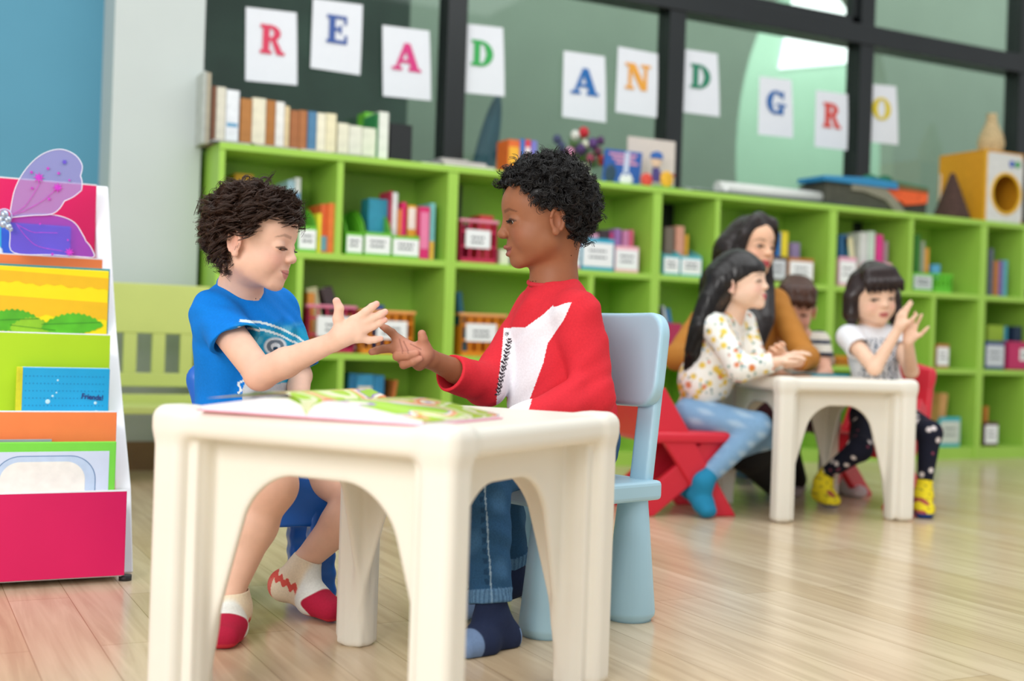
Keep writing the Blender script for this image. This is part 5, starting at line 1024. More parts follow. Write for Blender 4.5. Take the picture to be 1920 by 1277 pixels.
    def shirt(V):
        c = np.tile(lin('0a7ddc'), (len(V), 1)); x, y = proj_img(V, 520, 660, 2.66); fr = ((V-PD(462, 700, 2.75))@tf) > .01
        arm = ((V-PD(446, 640, 2.6))@unit(np.cross(tf, CU)) > 0)
        m = sm(x, 462, 486)*sm(y, 596, 625)*(1-sm(x, 560, 576))*(1-sm(y, 760, 775))*fr; c = mixc(c, lin('1f9fc4'), m*.9)
        n_ = np.sin(x*.21)*np.sin(y*.17)+np.sin(x*.09+y*.13); c = mixc(c, lin('7cc9d8'), m*sm(n_, .3, 1.3)*.5)
        for off in (0, 13):
            wv = 603+off+.011*(x-475)**1.9*np.where(x > 475, 1, 0) if False else 603+off+.0055*np.clip(x-472, 0, 99)**2; c = mixc(c, lin('dff0f4'), (np.abs(y-wv) < 2.3)*(x > 472)*(x < 556)*fr*1.)
        d = np.hypot(x-513, y-650); c = mixc(c, lin('dfe6ea'), (1-sm(d, 15, 19))*fr*.95); c = mixc(c, lin('26465e'), (1-sm(np.abs(d-10), 2, 4))*fr*.8); c = mixc(c, lin('26465e'), (1-sm(np.hypot(x-513, y-654), 3, 5))*fr)
        low = inpoly(x, y, [(456, 775), (461, 725), (470, 706), (490, 712), (510, 722), (545, 715), (553, 735), (552, 775)])*fr; c = mixc(c, lin('c8ced4'), low*1.)
        for a, bb in (((452, 735), (466, 690)), ((538, 735), (552, 700))):
            t = np.clip(((x-a[0])*(bb[0]-a[0])+(y-a[1])*(bb[1]-a[1]))/((bb[0]-a[0])**2+(bb[1]-a[1])**2), 0, 1); dd = np.hypot(x-a[0]-(bb[0]-a[0])*t-4*np.sin(t*14), y-a[1]-(bb[1]-a[1])*t); c = mixc(c, lin('e8f2f6'), (dd < 2.6)*fr*1.)
        return c
    s_ = (solid('t_shirt', g, .0024, CLOTH, root, shirt))
    ring('collar', nb+up*.006+tf*.003, unit(up*.9+tf*.25), .049, .0052, mat('0a74cf', .85, .05, 200, bump=.1), s_)
    # denim shorts
    g = SDF(); g.cone(rh, lh, .085, .085, k=.02)
    for hp, kn, f in ((rh, rk, .68), (lh, lk, .60)):
        q = SDF(); e = hp*(1-f)+kn*f; dr = unit(kn-hp); q.cone(hp, e+dr*.03, .075, .066, k=.01); q.cut(e, dr); q.cone(e-dr*.04, e+dr*.06, .056, .061, k=.002, sub=True); g.grp(q, k=.02)
    g.cut(PD(468, 770, 2.78), CU)
    def den(V):
        c = np.tile(lin('5f86ad'), (len(V), 1))
        for hp, kn, f in ((rh, rk, .68), (lh, lk, .60)):
            e = hp*(1-f)+kn*f; dr = unit(kn-hp); t = (V-e)@dr; near = np.linalg.norm(V-e, axis=1) < .11; c = mixc(c, lin('9cc0dd'), ((t > -.018) & near)*.8); c = mixc(c, lin('3d5f85'), ((np.abs(t+.020) < .002) & near)*.8)
        return c
    (solid('shorts', g, .003, mat('denimc', .9, .12, 300, .15, attr=1, bump=.25, key='denimc'), root, den))
    # socks
    for an, hl, to, tp, k_ in ((PD(436, 1140, 2.43), (.632, 2.43, .032), (.583, 2.305, .022), PD(438, 1104, 2.425), 0), (PD(565, 1075, 2.62), PD(533, 1098, 2.64), (.845, 2.437, .026), PD(578, 1046, 2.62), 1)):
        hl = np.array(hl); to = np.array(to); tp = np.array(tp); an = np.array(an); g = SDF(); sock(g, an, hl, to, tp, .030, .028); ax = unit(an-tp); g.cut(tp, -ax, k=.002); g.cone(tp-ax*.02, tp+ax*.008, .0275, .0275, k=.002, sub=True)
        fd = unit(to-hl)
        def sc(V, hl=hl, to=to, tp=tp, ax=ax, fd=fd):
            c = np.tile(lin('ecdcc0'), (len(V), 1)); t = (V-hl)@fd; L = np.linalg.norm(to-hl); hgt = (V-tp)@ax
            c = mixc(c, lin('d95a50'), (np.abs(hgt-.062-.004*np.sin(t*300)) < .008)*(t < L*.45)*1.); c = mixc(c, lin('e8ebe4'), sm(t, L*.42, L*.5)); c = mixc(c, lin('b3203f'), sm(t-.010*np.sin(V[:, 2]*120), L*.66, L*.69))
            c = mixc(c, lin('cf3a45'), (V[:, 2] < .012)*(t > .01)*.8); c = mixc(c, lin('d95a50'), (t < -.004)*(hgt > .05)*.9)
            return c
        (solid('sock', g, .002, CLOTH, root, sc))
    return root
def ring(name, c, n, R, r, m, parent, sq=1.0):
    n = Vector(n).normalized(); a = n.orthogonal().normalized(); b = n.cross(a); N = 40; mb = MB()
    pts = [Vector(c)+(a*math.cos(t*2*math.pi/N)+b*math.sin(t*2*math.pi/N)*sq)*R for t in range(N+1)]; mb.tube(pts, r, 8, cap=False); o = mb.obj(name, m, parent); o.data.transform(wmat(parent).inverted()); return o
# ------------------------------------------------ boy in the red shirt
def boy_red():
    root = thing('person', 'child with black curly hair in a red shirt with a white print and jeans', 'person', tuple(PD(1070, 830, 2.7)*(1, 1, 0)))
    H = Head(PD(1019, 407, 2.68), -CR*.985-CF*.13-CU*.09, CU-CR*.02, .225, gaze=(0, 1, -.3), open_=.026, lid=-.012, mouth=.016, smile=.006, skin='9a6344', lip='9c5c52', bs=.45, brow='1d1310', cheek='9a5a44')
    sh_l, sh_r = PD(1082, 588, 2.60), PD(1008, 578, 2.80); hip = PD(1078, 800, 2.72); nb = PD(1038, 535, 2.70)
    lh, rh = PD(1080, 822, 2.66), PD(1062, 815, 2.80); lk, rk = PD(905, 880, 2.45), PD(930, 885, 2.62); la, ra = PD(920, 1130, 2.40), PD(958, 1055, 2.68)
    e1, w1 = PD(1112, 742, 2.58), PD(975, 790, 2.46); e2, w2 = PD(912, 722, 2.66), PD(806, 673, 2.52)
    b = SDF(); H.add(b); b.cone(nb, H.W((0, -.14, -.22)), .044, .046, k=.03); b.cone(nb, PD(1045, 610, 2.71), .05, .07, k=.03); b.cone(PD(1050, 620, 2.72), hip, .075, .08, k=.03)
    b.cone(sh_l, sh_r, .035, .035, k=.03); b.cone(sh_l, e1, .033, .029, k=.02); b.cone(e1, w1, .028, .019, k=.01); hand(b, w1, PD(900, 800, 2.42)-w1, (0, 0, -1), .12, side=-1)
    b.cone(sh_r, e2, .033, .028, k=.02); mid = e2*.45+w2*.55; b.cone(e2, mid, .029, .0255, k=.01); b.cone(mid, w2, .0255, .0195, k=.01)
    D = 2.50; h = SDF(); q = lambda x, y, d=0: PD(x, y, D+d)
    h.cone(w2, q(790, 662), .019, .017, k=.01)
    for p, r_ in (((748, 640), .0125), ((747, 652), .0125), ((750, 664), .012), ((757, 676), .0115)): h.cone(q(788, 665), q(*p), .0155, r_, k=.012)
    h.cone(q(796, 668), q(786, 684), .014, .0125, k=.012); h.cone(q(797, 660), q(794, 646), .0155, .0125, k=.012)
    T = lambda pts, rr: h.chain([q(*p) for p in pts], rr, k=.006, kk=.0025)
    T([(795, 650, -.008), (793, 636, -.014), (791, 626, -.016)], [.0125, .0098, .0085])
    T([(749, 640, 0), (735, 624, .004), (725, 617, .008), (717, 612, .012)], [.0105, .0087, .0078, .0066])
    T([(747, 652, 0), (720, 654, -.004), (707, 657, -.006), (697, 660, -.006)], [.0105, .0085, .0078, .0068])
    T([(752, 664, -.004), (745, 668, -.022), (765, 667, -.034), (780, 662, -.030)], [.0102, .0095, .0085, .0072])
    T([(760, 676, -.004), (757, 684, -.020), (775, 679, -.032), (787, 673, -.028)], [.0098, .0088, .0078, .0066])
    b.grp(h, k=.008)
    b.cone(lh, lk, .055, .045, k=.02); b.cone(lk, la, .042, .024, k=.02); b.cone(rh, rk, .055, .045, k=.02); b.cone(rk, ra, .042, .024, k=.02)
    def skin(V):
        c = np.tile(lin(H.skin), (len(V), 1)); c = H.paint(V, c)
        for x, y, d, s_ in ((770, 655, -.02, .030), (790, 664, -.02, .022), (791, 624, -.03, .012), (716, 611, .0, .010), (697, 660, -.01, .012), (783, 661, -.04, .009), (789, 672, -.04, .008), (760, 640, -.02, .018)):
            c = mixc(c, lin('cf8f78'), np.exp(-((V-q(x, y, d))**2).sum(1)/s_**2)*.75)
        # palm creases
        x, y = proj_img(V, 770, 655, 2.49); near = (np.linalg.norm(V-q(765, 655), axis=1) < .05)
        for a, bb in (((749, 636), (757, 662)), ((757, 640), (768, 662)), ((770, 645), (790, 655))):
            t = np.clip(((x-a[0])*(bb[0]-a[0])+(y-a[1])*(bb[1]-a[1]))/((bb[0]-a[0])**2+(bb[1]-a[1])**2), 0, 1); dd = np.hypot(x-a[0]-(bb[0]-a[0])*t, y-a[1]-(bb[1]-a[1])*t); c = mixc(c, lin('7a4433'), (1-sm(dd, .6, 2.0))*near*.55)
        return c
    (solid('body', b, .0018, SKIN, root, skin))
    hm = hairmat('120e0d'); H.parts(root, iris='1c0f0a', hairm=hm)
    kv = lambda q: (q[2] > .32-1.1*np.maximum(0, .27-q[1])) & ((q[1] > -.16) | (q[2] > -.32))  & ((q[1] < -.16) | (q[2] > .0))
    keep = lambda q: kv(q) if np.ndim(q[0]) else bool(kv(q))
    hair = hair_cap('hair', H, root, hm, keep, .003, 1.05, lambda g: (g.ell((0, -.20, -.04), (.31, .22, .28), k=.08), g.ell((0, -.07, .16), (.35, .39, .40), k=.05)))
    curls('curls', H, hair, hm, n=1100, per=7, length=.12, hr=.026, turns=1.8, rad=.0011, keep=keep, cap=1.06, lift=1.0, seed=5, droop=-.15, clump=.010, K=16)
    # shirt
    tf = unit(-CR*.93-CF*.36); R = axes(tf, CU); g = SDF()
    g.ell(PD(1046, 640, 2.71), (.128, .098, .13), R, k=.02); g.ell(PD(1048, 740, 2.70), (.120, .112, .13), R, k=.05); g.ell(PD(1060, 790, 2.70), (.125, .112, .08), R, k=.04)
    g.cone(sh_l, sh_r, .047, .047, k=.04); g.cone(PD(1040, 555, 2.70), PD(1042, 600, 2.71), .055, .085, k=.04); g.cut(PD(1070, 835, 2.72), -CU)
    sl = SDF(); sl.cone(sh_l, e1, .048, .043, k=.01); sl.cone(e1, w1, .043, .034, k=.02); g.grp(sl, k=.016)
    sl = SDF(); dr = unit(w2-e2); cf = PD(843, 700, 2.565); sl.cone(sh_r, e2, .047, .043, k=.01); sl.cone(e2, cf+dr*.02, .044, .039, k=.02); sl.cut(cf, dr); g.grp(sl, k=.014)
    sl = SDF(); sl.cone(cf-dr*.05, cf+dr*.05, .031, .0345, k=.002); g.grp(sl, k=.002, sub=True)
    up = unit(H.W((0, -.14, -.22))-nb); nk = SDF(); nk.cone(nb-up*.008+tf*.008, nb+up*.1, .046, .062, k=.002); g.grp(nk, k=.003, sub=True)
    for a, z, r_ in (((1075, 640, 2.58), (1090, 700, 2.56), .010), ((1125, 640, 2.60), (1130, 720, 2.60), .010), ((1080, 720, 2.54), (1030, 760, 2.52), .010), ((960, 640, 2.72), (950, 700, 2.70), .010), ((900, 705, 2.62), (925, 735, 2.64), .009), ((1000, 570, 2.66), (960, 640, 2.70), .010)): g.cone(PD(*a), PD(*z), r_*1.2, r_*.8, k=.03)
    g.disp(lambda p: .0016*np.sin(p[..., 0]*80-p[..., 2]*60+2*np.sin(p[..., 2]*30+p[..., 1]*20))*np.sin(p[..., 2]*42+p[..., 1]*50))
    fox = [(944, 614), (985, 614), (1018, 590), (1076, 537), (1073, 560), (1055, 600), (1026, 645), (1018, 680), (1003, 721), (986, 768), (930, 768), (932, 735), (941, 660)]
    def shirt(V):
        c = np.tile(lin('d92e3a'), (len(V), 1)); x, y = proj_img(V, 1000, 660, 2.62)
        dl = (V-PD(1046, 690, 2.71))@unit(np.cross(CU, tf)); near = (((V-PD(1046, 690, 2.71))@CF) < .02) & (np.linalg.norm(np.cross(V-sh_l, unit(e1-sh_l)), axis=1) > .049) & (np.linalg.norm(np.cross(V-e2, unit(cf-e2)), axis=1) > .030)
        m = inpoly(x, y, fox) & near; c = np.where(m[:, None], lin('f1eef2'), c)
        t = np.clip((y-634)/(745-634), 0, 1); xc = 956-24*t; st = (np.abs(x-xc-1.5*np.sin(y*.6)) < 5.5-2*np.abs(t-.4)) & (y > 634) & (y < 742) & near; tex = (np.sin(y*.95+np.abs(x-xc)*.8) > -.62)
        c = np.where((st & tex)[:, None], lin('3a3238'), c)
        sq = near & (np.hypot(x-950, y-626) < 4) & (np.sin(x*2)*np.sin(y*2) > -.2); c = np.where(sq[:, None], lin('3a3238'), c)
        return c
    s_ = (solid('shirt', g, .0022, CLOTH, root, shirt))
    ring('collar', nb+up*.010+tf*.004, unit(up*.95+tf*.2), .052, .0055, mat('d02a36', .85, .05, 200, bump=.1), s_)
    # jeans
    g = SDF(); g.cone(lh, rh, .085, .085, k=.02); g.ell(hip-CU*.03, .10, k=.03)
    for hp, kn, an, rr in ((lh, lk, la, (.075, .060, .047, .040)), (rh, rk, ra, (.072, .058, .045, .038))):
        q_ = SDF(); q_.cone(hp, kn, rr[0], rr[1], k=.02); c1 = kn*.5+an*.5; q_.cone(kn, c1, rr[1]*.97, rr[2], k=.02); q_.cone(c1, an+(an-kn)*.12, rr[2], rr[3], k=.01); dn = unit(an-kn); q_.cut(an, dn); q_.cone(an-dn*.03, an+dn*.05, .031, .033, k=.002, sub=True); g.grp(q_, k=.02)
        c1 = an-dn*.014; q_ = SDF(); q_.cone(c1-dn*.011, c1+dn*.012, rr[3]+.004, rr[3]+.004, k=.002); q_.cut(an, dn); q_.cut(an-dn*.026, -dn); q_.cone(an-dn*.03, an+dn*.05, .031, .033, k=.002, sub=True); g.grp(q_, k=.003)
    g.cut(PD(1060, 780, 2.72), CU); g.disp(lambda p: .0016*np.sin(p[..., 2]*110+p[..., 0]*60)*np.sin(p[..., 1]*70+p[..., 2]*30))
    dn = unit(la-lk); side = unit(np.cross(dn, CF))
    def den(V):
        c = np.tile(lin('2e5478'), (len(V), 1)); n_ = np.sin(V[:, 0]*60)*np.sin(V[:, 2]*45+V[:, 1]*30); c = mixc(c, lin('48729a'), sm(n_, .1, 1)*.6)
        near = np.linalg.norm(np.cross(V-lk, dn), axis=1) < .07; t = (V-lk)@dn; o = (V-lk)@side; fr = (V-lk-np.outer(t, dn))@CF < 0
        c = mixc(c, lin('9bb4c8'), (np.abs(o-.004) < .0014)*(t > .0)*near*fr*.9); c = mixc(c, lin('1b3450'), (np.abs(o+.004) < .004)*(t > .0)*near*fr*.6*(np.sin(t*320) > -.2))
        for an, kn in ((la, lk), (ra, rk)):
            d_ = unit(an-kn); t = (V-an)@d_; nr = np.linalg.norm(V-an, axis=1) < .06; c = mixc(c, lin('6f97ba'), ((t > -.027) & nr)*.6); c = mixc(c, lin('2a4a6c'), ((t > -.027) & nr)*(np.sin(np.arctan2((V-an)@CR, (V-an)@CF)*28) > .3)*.5)
        return c
    (solid('jeans', g, .0026, MATS['denimc'], root, den))
    for an, hl, to, tp in ((PD(923, 1165, 2.40), PD(945, 1195, 2.415), PD(868, 1214, 2.32), PD(921, 1125, 2.40)), (PD(952, 1085, 2.67), PD(965, 1090, 2.69), PD(868, 1142, 2.60), PD(958, 1050, 2.68))):
        hl = np.array(hl); to = np.array(to); tp = np.array(tp); an = np.array(an); g = SDF(); sock(g, an, hl, to, tp, .030, .029); fd = unit(to-hl); L = np.linalg.norm(to-hl)
        def sc(V, hl=hl, to=to, fd=fd, L=L):
            c = np.tile(lin('232d4a'), (len(V), 1)); t = (V-hl)@fd; c = mixc(c, lin('7189ad'), sm(t+.12*(V[:, 2]-.03), L*.80, L*.83)); c = mixc(c, lin('7d95b8'), (t < -.012)*(V[:, 2] < hl[2]+.02)*.9); return c
        (solid('sock', g, .002, CLOTH, root, sc))
    return root
boy_blue(); boy_red()
# ---------------------------------------------------------------- people at the far table
def straight_hair(name, H, root, m, keep, paths, cap=1.08, h=.0045, n=220, wid=.07, seed=1, extra=None, r=.0016):
    "smooth hair mass plus long fine locks along guide paths (world points, half width)"
    g = SDF(); q = SDF(); q.ell(HC, HR*(H.w, 1, 1)*cap, k=.01)
    if extra: extra(q)
    q.disp(lambda p: np.where(keep_v(keep, p), 0, .06)+0*p[..., 0]); g.grp(q, T=(H.o, H.R, H.s))
    for pts, rad in paths: g.chain(pts, rad, k=.03, kk=.01)
    g.disp(lambda p: .0012*np.sin(p[..., 0]*700+p[..., 1]*400)*np.sin(p[..., 1]*520-p[..., 0]*300))
    o = solid(name, g, h, m, root); r_ = np.random.default_rng(seed); S_ = []
    for pts, rad in paths:
        P_ = np.array(pts, float); rad = np.array(rad if isinstance(rad, (list, tuple)) else [rad]*len(P_)); t = np.linspace(0, 1, 14); tt = np.linspace(0, 1, len(P_))
        for _ in range(n):
            d = unit(r_.normal(size=3)*(1, 1, .2)); c = np.stack([np.interp(t, tt, P_[:, k]) for k in range(3)], 1); w = np.interp(t, tt, rad); S_.append(c+d*(w*1.0)[:, None]+r_.normal(size=3)*.002)
    if S_: strands('locks', S_, r*np.linspace(1, .5, 14), m, o, 4)
    return o
def far_limbs(b, sh, el, wr, r=(.034, .029, .019)): b.cone(sh, el, r[0], r[1], k=.02); b.cone(el, wr, r[1], r[2], k=.012)
FH = .004
def skin_fn(H):
    def f(V): return H.paint(V, np.tile(lin(H.skin), (len(V), 1)))
    return f
def girl_long():
    root = thing('person', 'girl with long straight black hair in a floral jacket, pale jeans and teal socks', 'person', tuple(PD(1305, 800, 4.5)*(1, 1, 0)))
    H = Head(PD(1389, 527, 4.45), CR*.86-CF*.42+CU*.07, CU+CR*-.06, .222, open_=.012, lid=-.012, mouth=.003, smile=.035, lf=.75, skin='f2cdb4', lip='d0606a', brow='4a3a34', cheek='eba092', nose=.96, wide=1.05)
    sr, sl = PD(1338, 612, 4.38), PD(1392, 606, 4.60); hip = PD(1305, 765, 4.50); nb = PD(1370, 590, 4.48)
    e1, w1 = PD(1388, 692, 4.30), PD(1452, 680, 4.28); e2, w2 = PD(1420, 690, 4.5), PD(1466, 672, 4.40)
    hr, hl = PD(1298, 780, 4.44), PD(1315, 778, 4.58); kr, kl = PD(1420, 800, 4.32), PD(1432, 818, 4.48); ar, al = PD(1332, 888, 4.32), PD(1306, 872, 4.50)
    b = SDF(); H.add(b); b.cone(nb, H.W((0, -.12, -.22)), .036, .038, k=.03); b.cone(nb, hip, .05, .07, k=.03); far_limbs(b, sr, e1, w1); far_limbs(b, sl, e2, w2)
    hand(b, w1, PD(1484, 668, 4.28)-w1, (0, 0, -1), .11, side=-1); hand(b, w2, PD(1492, 662, 4.40)-w2, (0, 0, -1), .11, side=1)
    for a, k_, n_ in ((hr, kr, ar), (hl, kl, al)): b.cone(a, k_, .05, .04, k=.02); b.cone(k_, n_, .038, .022, k=.02)
    solid('body', b, FH, SKIN, root, skin_fn(H)); hm = hairmat('16100f', .3); H.parts(root, hairm=hm)
    kp = lambda q: (q[2] > .10-.5*np.maximum(0, .30-q[1])) & ((q[1] > .02) | (q[2] > -.05+.8*(q[1]+.05))) & ((q[1] > -.16) | (q[2] > -.6)) & ((np.abs(q[0]) < .9))
    bk = [H.W((.12, -.30, .0)), PD(1338, 570, 4.46), PD(1318, 620, 4.44), PD(1302, 665, 4.42), PD(1290, 700, 4.42)]
    fr_ = [H.W((.30, .02, .12)), H.W((.34, -.04, -.25)), PD(1352, 590, 4.36), PD(1330, 610, 4.34)]
    straight_hair('hair', H, root, hm, kp, [(bk, [.075, .050, .042, .032, .014]), ([H.W((.28, -.25, .0)), PD(1332, 560, 4.40), PD(1312, 610, 4.38), PD(1294, 660, 4.38)], [.05, .040, .034, .018])], extra=lambda g: (g.ell((0, -.26, -.10), (.33, .24, .32), k=.1), g.ell((0, .22, .17), (.30, .20, .17), k=.05)), seed=2)
    tf = unit(np.cross(CU, sr-sl)); tf = tf if tf@CR > 0 else -tf; R = axes(tf, unit(nb-hip)); g = SDF()
    g.ell(PD(1348, 655, 4.48), (.115, .085, .13), R, k=.02); g.ell(PD(1322, 715, 4.48), (.118, .095, .11), R, k=.05); g.cone(sr, sl, .045, .045, k=.04); g.cut(PD(1320, 755, 4.48), -CU+.25*CR)
    for s_, e_, w_ in ((sr, e1, w1), (sl, e2, w2)):
        q = SDF(); q.cone(s_, e_, .048, .044, k=.01); q.cone(e_, w_, .044, .034, k=.02); q.cut(w_*.95+e_*.05, unit(w_-e_)); g.grp(q, k=.02)
    nk = SDF(); nk.cone(nb, nb+unit(H.W((0, -.12, -.22))-nb)*.1, .040, .055, k=.002); g.grp(nk, k=.003, sub=True); rs = np.random.default_rng(3); NS = 800; cl = rs.choice(['e9c832', 'e6c22a', 'd97842', '6f9a86', '6f9a86', '8fb0c0', '4d7c74', '9fb8b0'], NS); rd = rs.uniform(.005, .016, NS)
    def fl(V):
        c = np.tile(lin('f4f3ec'), (len(V), 1)); spots = V[rs.integers(0, len(V), NS)]
        for s_, k_, r_ in zip(spots, cl, rd):
            d = np.abs(V-s_); m = (d < r_).all(1)
            if m.any(): rr = r_*(1 if k_[0] in 'ed' else .5); dd = np.linalg.norm(V[m]-s_, axis=1); c[m] = mixc(c[m], lin(k_), (1-sm(dd, rr*.7, rr))*.9)
        return c
    solid('floral_jacket', g, FH, CLOTH, root, fl); g = SDF(); g.cone(hr, hl, .07, .07, k=.02)
    for a, k_, n_ in ((hr, kr, ar), (hl, kl, al)): q = SDF(); q.cone(a, k_, .068, .050, k=.02); q.cone(k_, n_, .048, .034, k=.02); q.cut(n_, unit(n_-k_)); g.grp(q, k=.015)
    def dn(V): n_ = np.sin(V[:, 0]*70+V[:, 2]*40)*np.sin(V[:, 2]*90); return mixc(np.tile(lin('84abcf'), (len(V), 1)), lin('b4cfe4'), sm(n_, .0, 1)*.7)
    solid('jeans', g, FH, MATS['denimc'], root, dn); TS = mat('1383ab', .85, .06, 200, bump=.2)
    for n_, h_, t_, tp in ((PD(1318, 905, 4.30), PD(1306, 928, 4.32), PD(1328, 958, 4.27), ar+(ar-kr)*-.04), (PD(1294, 885, 4.50), PD(1280, 898, 4.52), PD(1296, 925, 4.46), al)):
        g = SDF(); sock(g, n_, h_, t_, tp, .031, .030); solid('sock', g, .0035, TS, root)
def woman():
    root = thing('person', 'woman with long dark hair in a mustard top, leaning on the far table', 'person', tuple(PD(1400, 820, 5.0)*(1, 1, 0)))
    H = Head(PD(1407, 462, 4.86), CR*.60-CF*.78-CU*.02, CU+CR*.10, .240, open_=.020, lid=-.006, mouth=.012, smile=.035, skin='e8b898', lip='c4545a', brow='3a2822', cheek='e09a86', nose=.98, wide=.95)
    sr, sl = PD(1336, 578, 4.86), PD(1452, 568, 4.98); nb = PD(1395, 545, 4.92); hip = PD(1390, 800, 5.0)
    e1, w1 = PD(1268, 670, 4.72), PD(1400, 684, 4.42); e2, w2 = PD(1512, 672, 4.72), PD(1470, 680, 4.42)
    b = SDF(); H.add(b); b.cone(nb, H.W((0, -.12, -.22)), .046, .044, k=.03); b.cone(nb, hip, .07, .10, k=.03); b.cone(sr, sl, .045, .045, k=.03); far_limbs(b, sr, e1, w1, (.042, .036, .023)); far_limbs(b, sl, e2, w2, (.042, .036, .023))
    hand(b, w1, PD(1440, 672, 4.38)-w1, (0, 0, -1), .15, side=-1); hand(b, w2, PD(1452, 655, 4.38)-w2, -CF, .15, side=-1, curl=(.6, .6, .6, .6))
    solid('body', b, FH, SKIN, root, skin_fn(H)); hm = hairmat('241a18', .32); H.parts(root, hairm=hm)
    kp = lambda q: (q[2] > .29-1.0*np.maximum(0, .30-q[1])-.2*np.abs(q[0])) & ((q[1] > .0) | (q[2] > -.75)) & ((q[1] < .0) | (q[2] > -.1)) & ((np.abs(q[0]) < .9))
    p1 = [H.W((.16, -.20, -.1)), PD(1362, 530, 4.92), PD(1345, 585, 4.85), PD(1338, 640, 4.80)]; p2 = [H.W((-.24, -.10, -.05)), PD(1432, 545, 4.86), PD(1432, 600, 4.78), PD(1420, 655, 4.72)]; p3 = [H.W((-.05, -.25, -.15)), PD(1410, 560, 4.86), PD(1412, 610, 4.78), PD(1408, 660, 4.70)]
    straight_hair('hair', H, root, hm, kp, [(p1, [.085, .06, .05, .02]), (p2, [.06, .04, .04, .018]), (p3, [.06, .05, .045, .018])]+[([H.W((-.04+s_*.02, .12, .485)), H.W((-.04+s_*.20, .20, .40)), H.W((s_*.34, .16, .16)), H.W((s_*.37, .08, -.12)), H.W((s_*.36, .0, -.42))], [.016, .024, .022, .022, .02]) for s_ in (1, -1)], extra=lambda g: g.ell((0, -.24, -.10), (.34, .26, .32), k=.1), seed=4, cap=1.05)
    tf = unit(np.cross(CU, sr-sl)); tf = tf if tf@CF < 0 else -tf; R = axes(tf, CU); MU = 'b8782a'; g = SDF(); g.ell(PD(1392, 640, 4.92), (.165, .11, .19), R, k=.02); g.ell(PD(1392, 730, 4.96), (.15, .11, .15), R, k=.05); g.cone(sr, sl, .056, .056, k=.05); g.cut(PD(1390, 770, 4.95), -CU)
    for s_, e_, w_, f in ((sr, e1, w1, .7), (sl, e2, w2, .45)): q = SDF(); q.cone(s_, e_, .058, .046, k=.01); c_ = e_*(1-f)+w_*f; q.cone(e_, c_, .048, .038, k=.02); q.cut(c_-unit(w_-e_)*.004, unit(w_-e_)); g.grp(q, k=.02)
    nk = SDF(); nk.cone(nb, nb+unit(H.W((0, -.12, -.22))-nb)*.1, .052, .07, k=.002); g.grp(nk, k=.003, sub=True); g.disp(lambda p: .002*np.sin(p[..., 0]*50+p[..., 2]*40)*np.sin(p[..., 2]*35+p[..., 1]*30))
    solid('mustard_top', g, .0045, mat(MU, .85, .06, 150, bump=.2), root); g = SDF()
    g.ell(PD(1395, 775, 4.95), (.17, .13, .10), R, k=.02); g.cut(PD(1390, 782, 4.95), -CU); solid('plum_tunic', g, .005, mat('5c3440', .85, .06, 150), root)
    g = SDF(); g.cone(PD(1370, 800, 4.95), PD(1400, 845, 4.62), .11, .075, k=.02); g.cone(PD(1400, 845, 4.62), PD(1462, 915, 4.85), .075, .05, k=.03); g.cone(PD(1420, 800, 5.05), PD(1465, 835, 4.80), .10, .07, k=.03); g.cone(PD(1465, 835, 4.80), PD(1492, 898, 5.05), .065, .045, k=.03); g.cut((0, 0, .002), (0, 0, -1)); solid('black_trousers', g, .005, mat('0e0e11', .85, .06, 150), root)
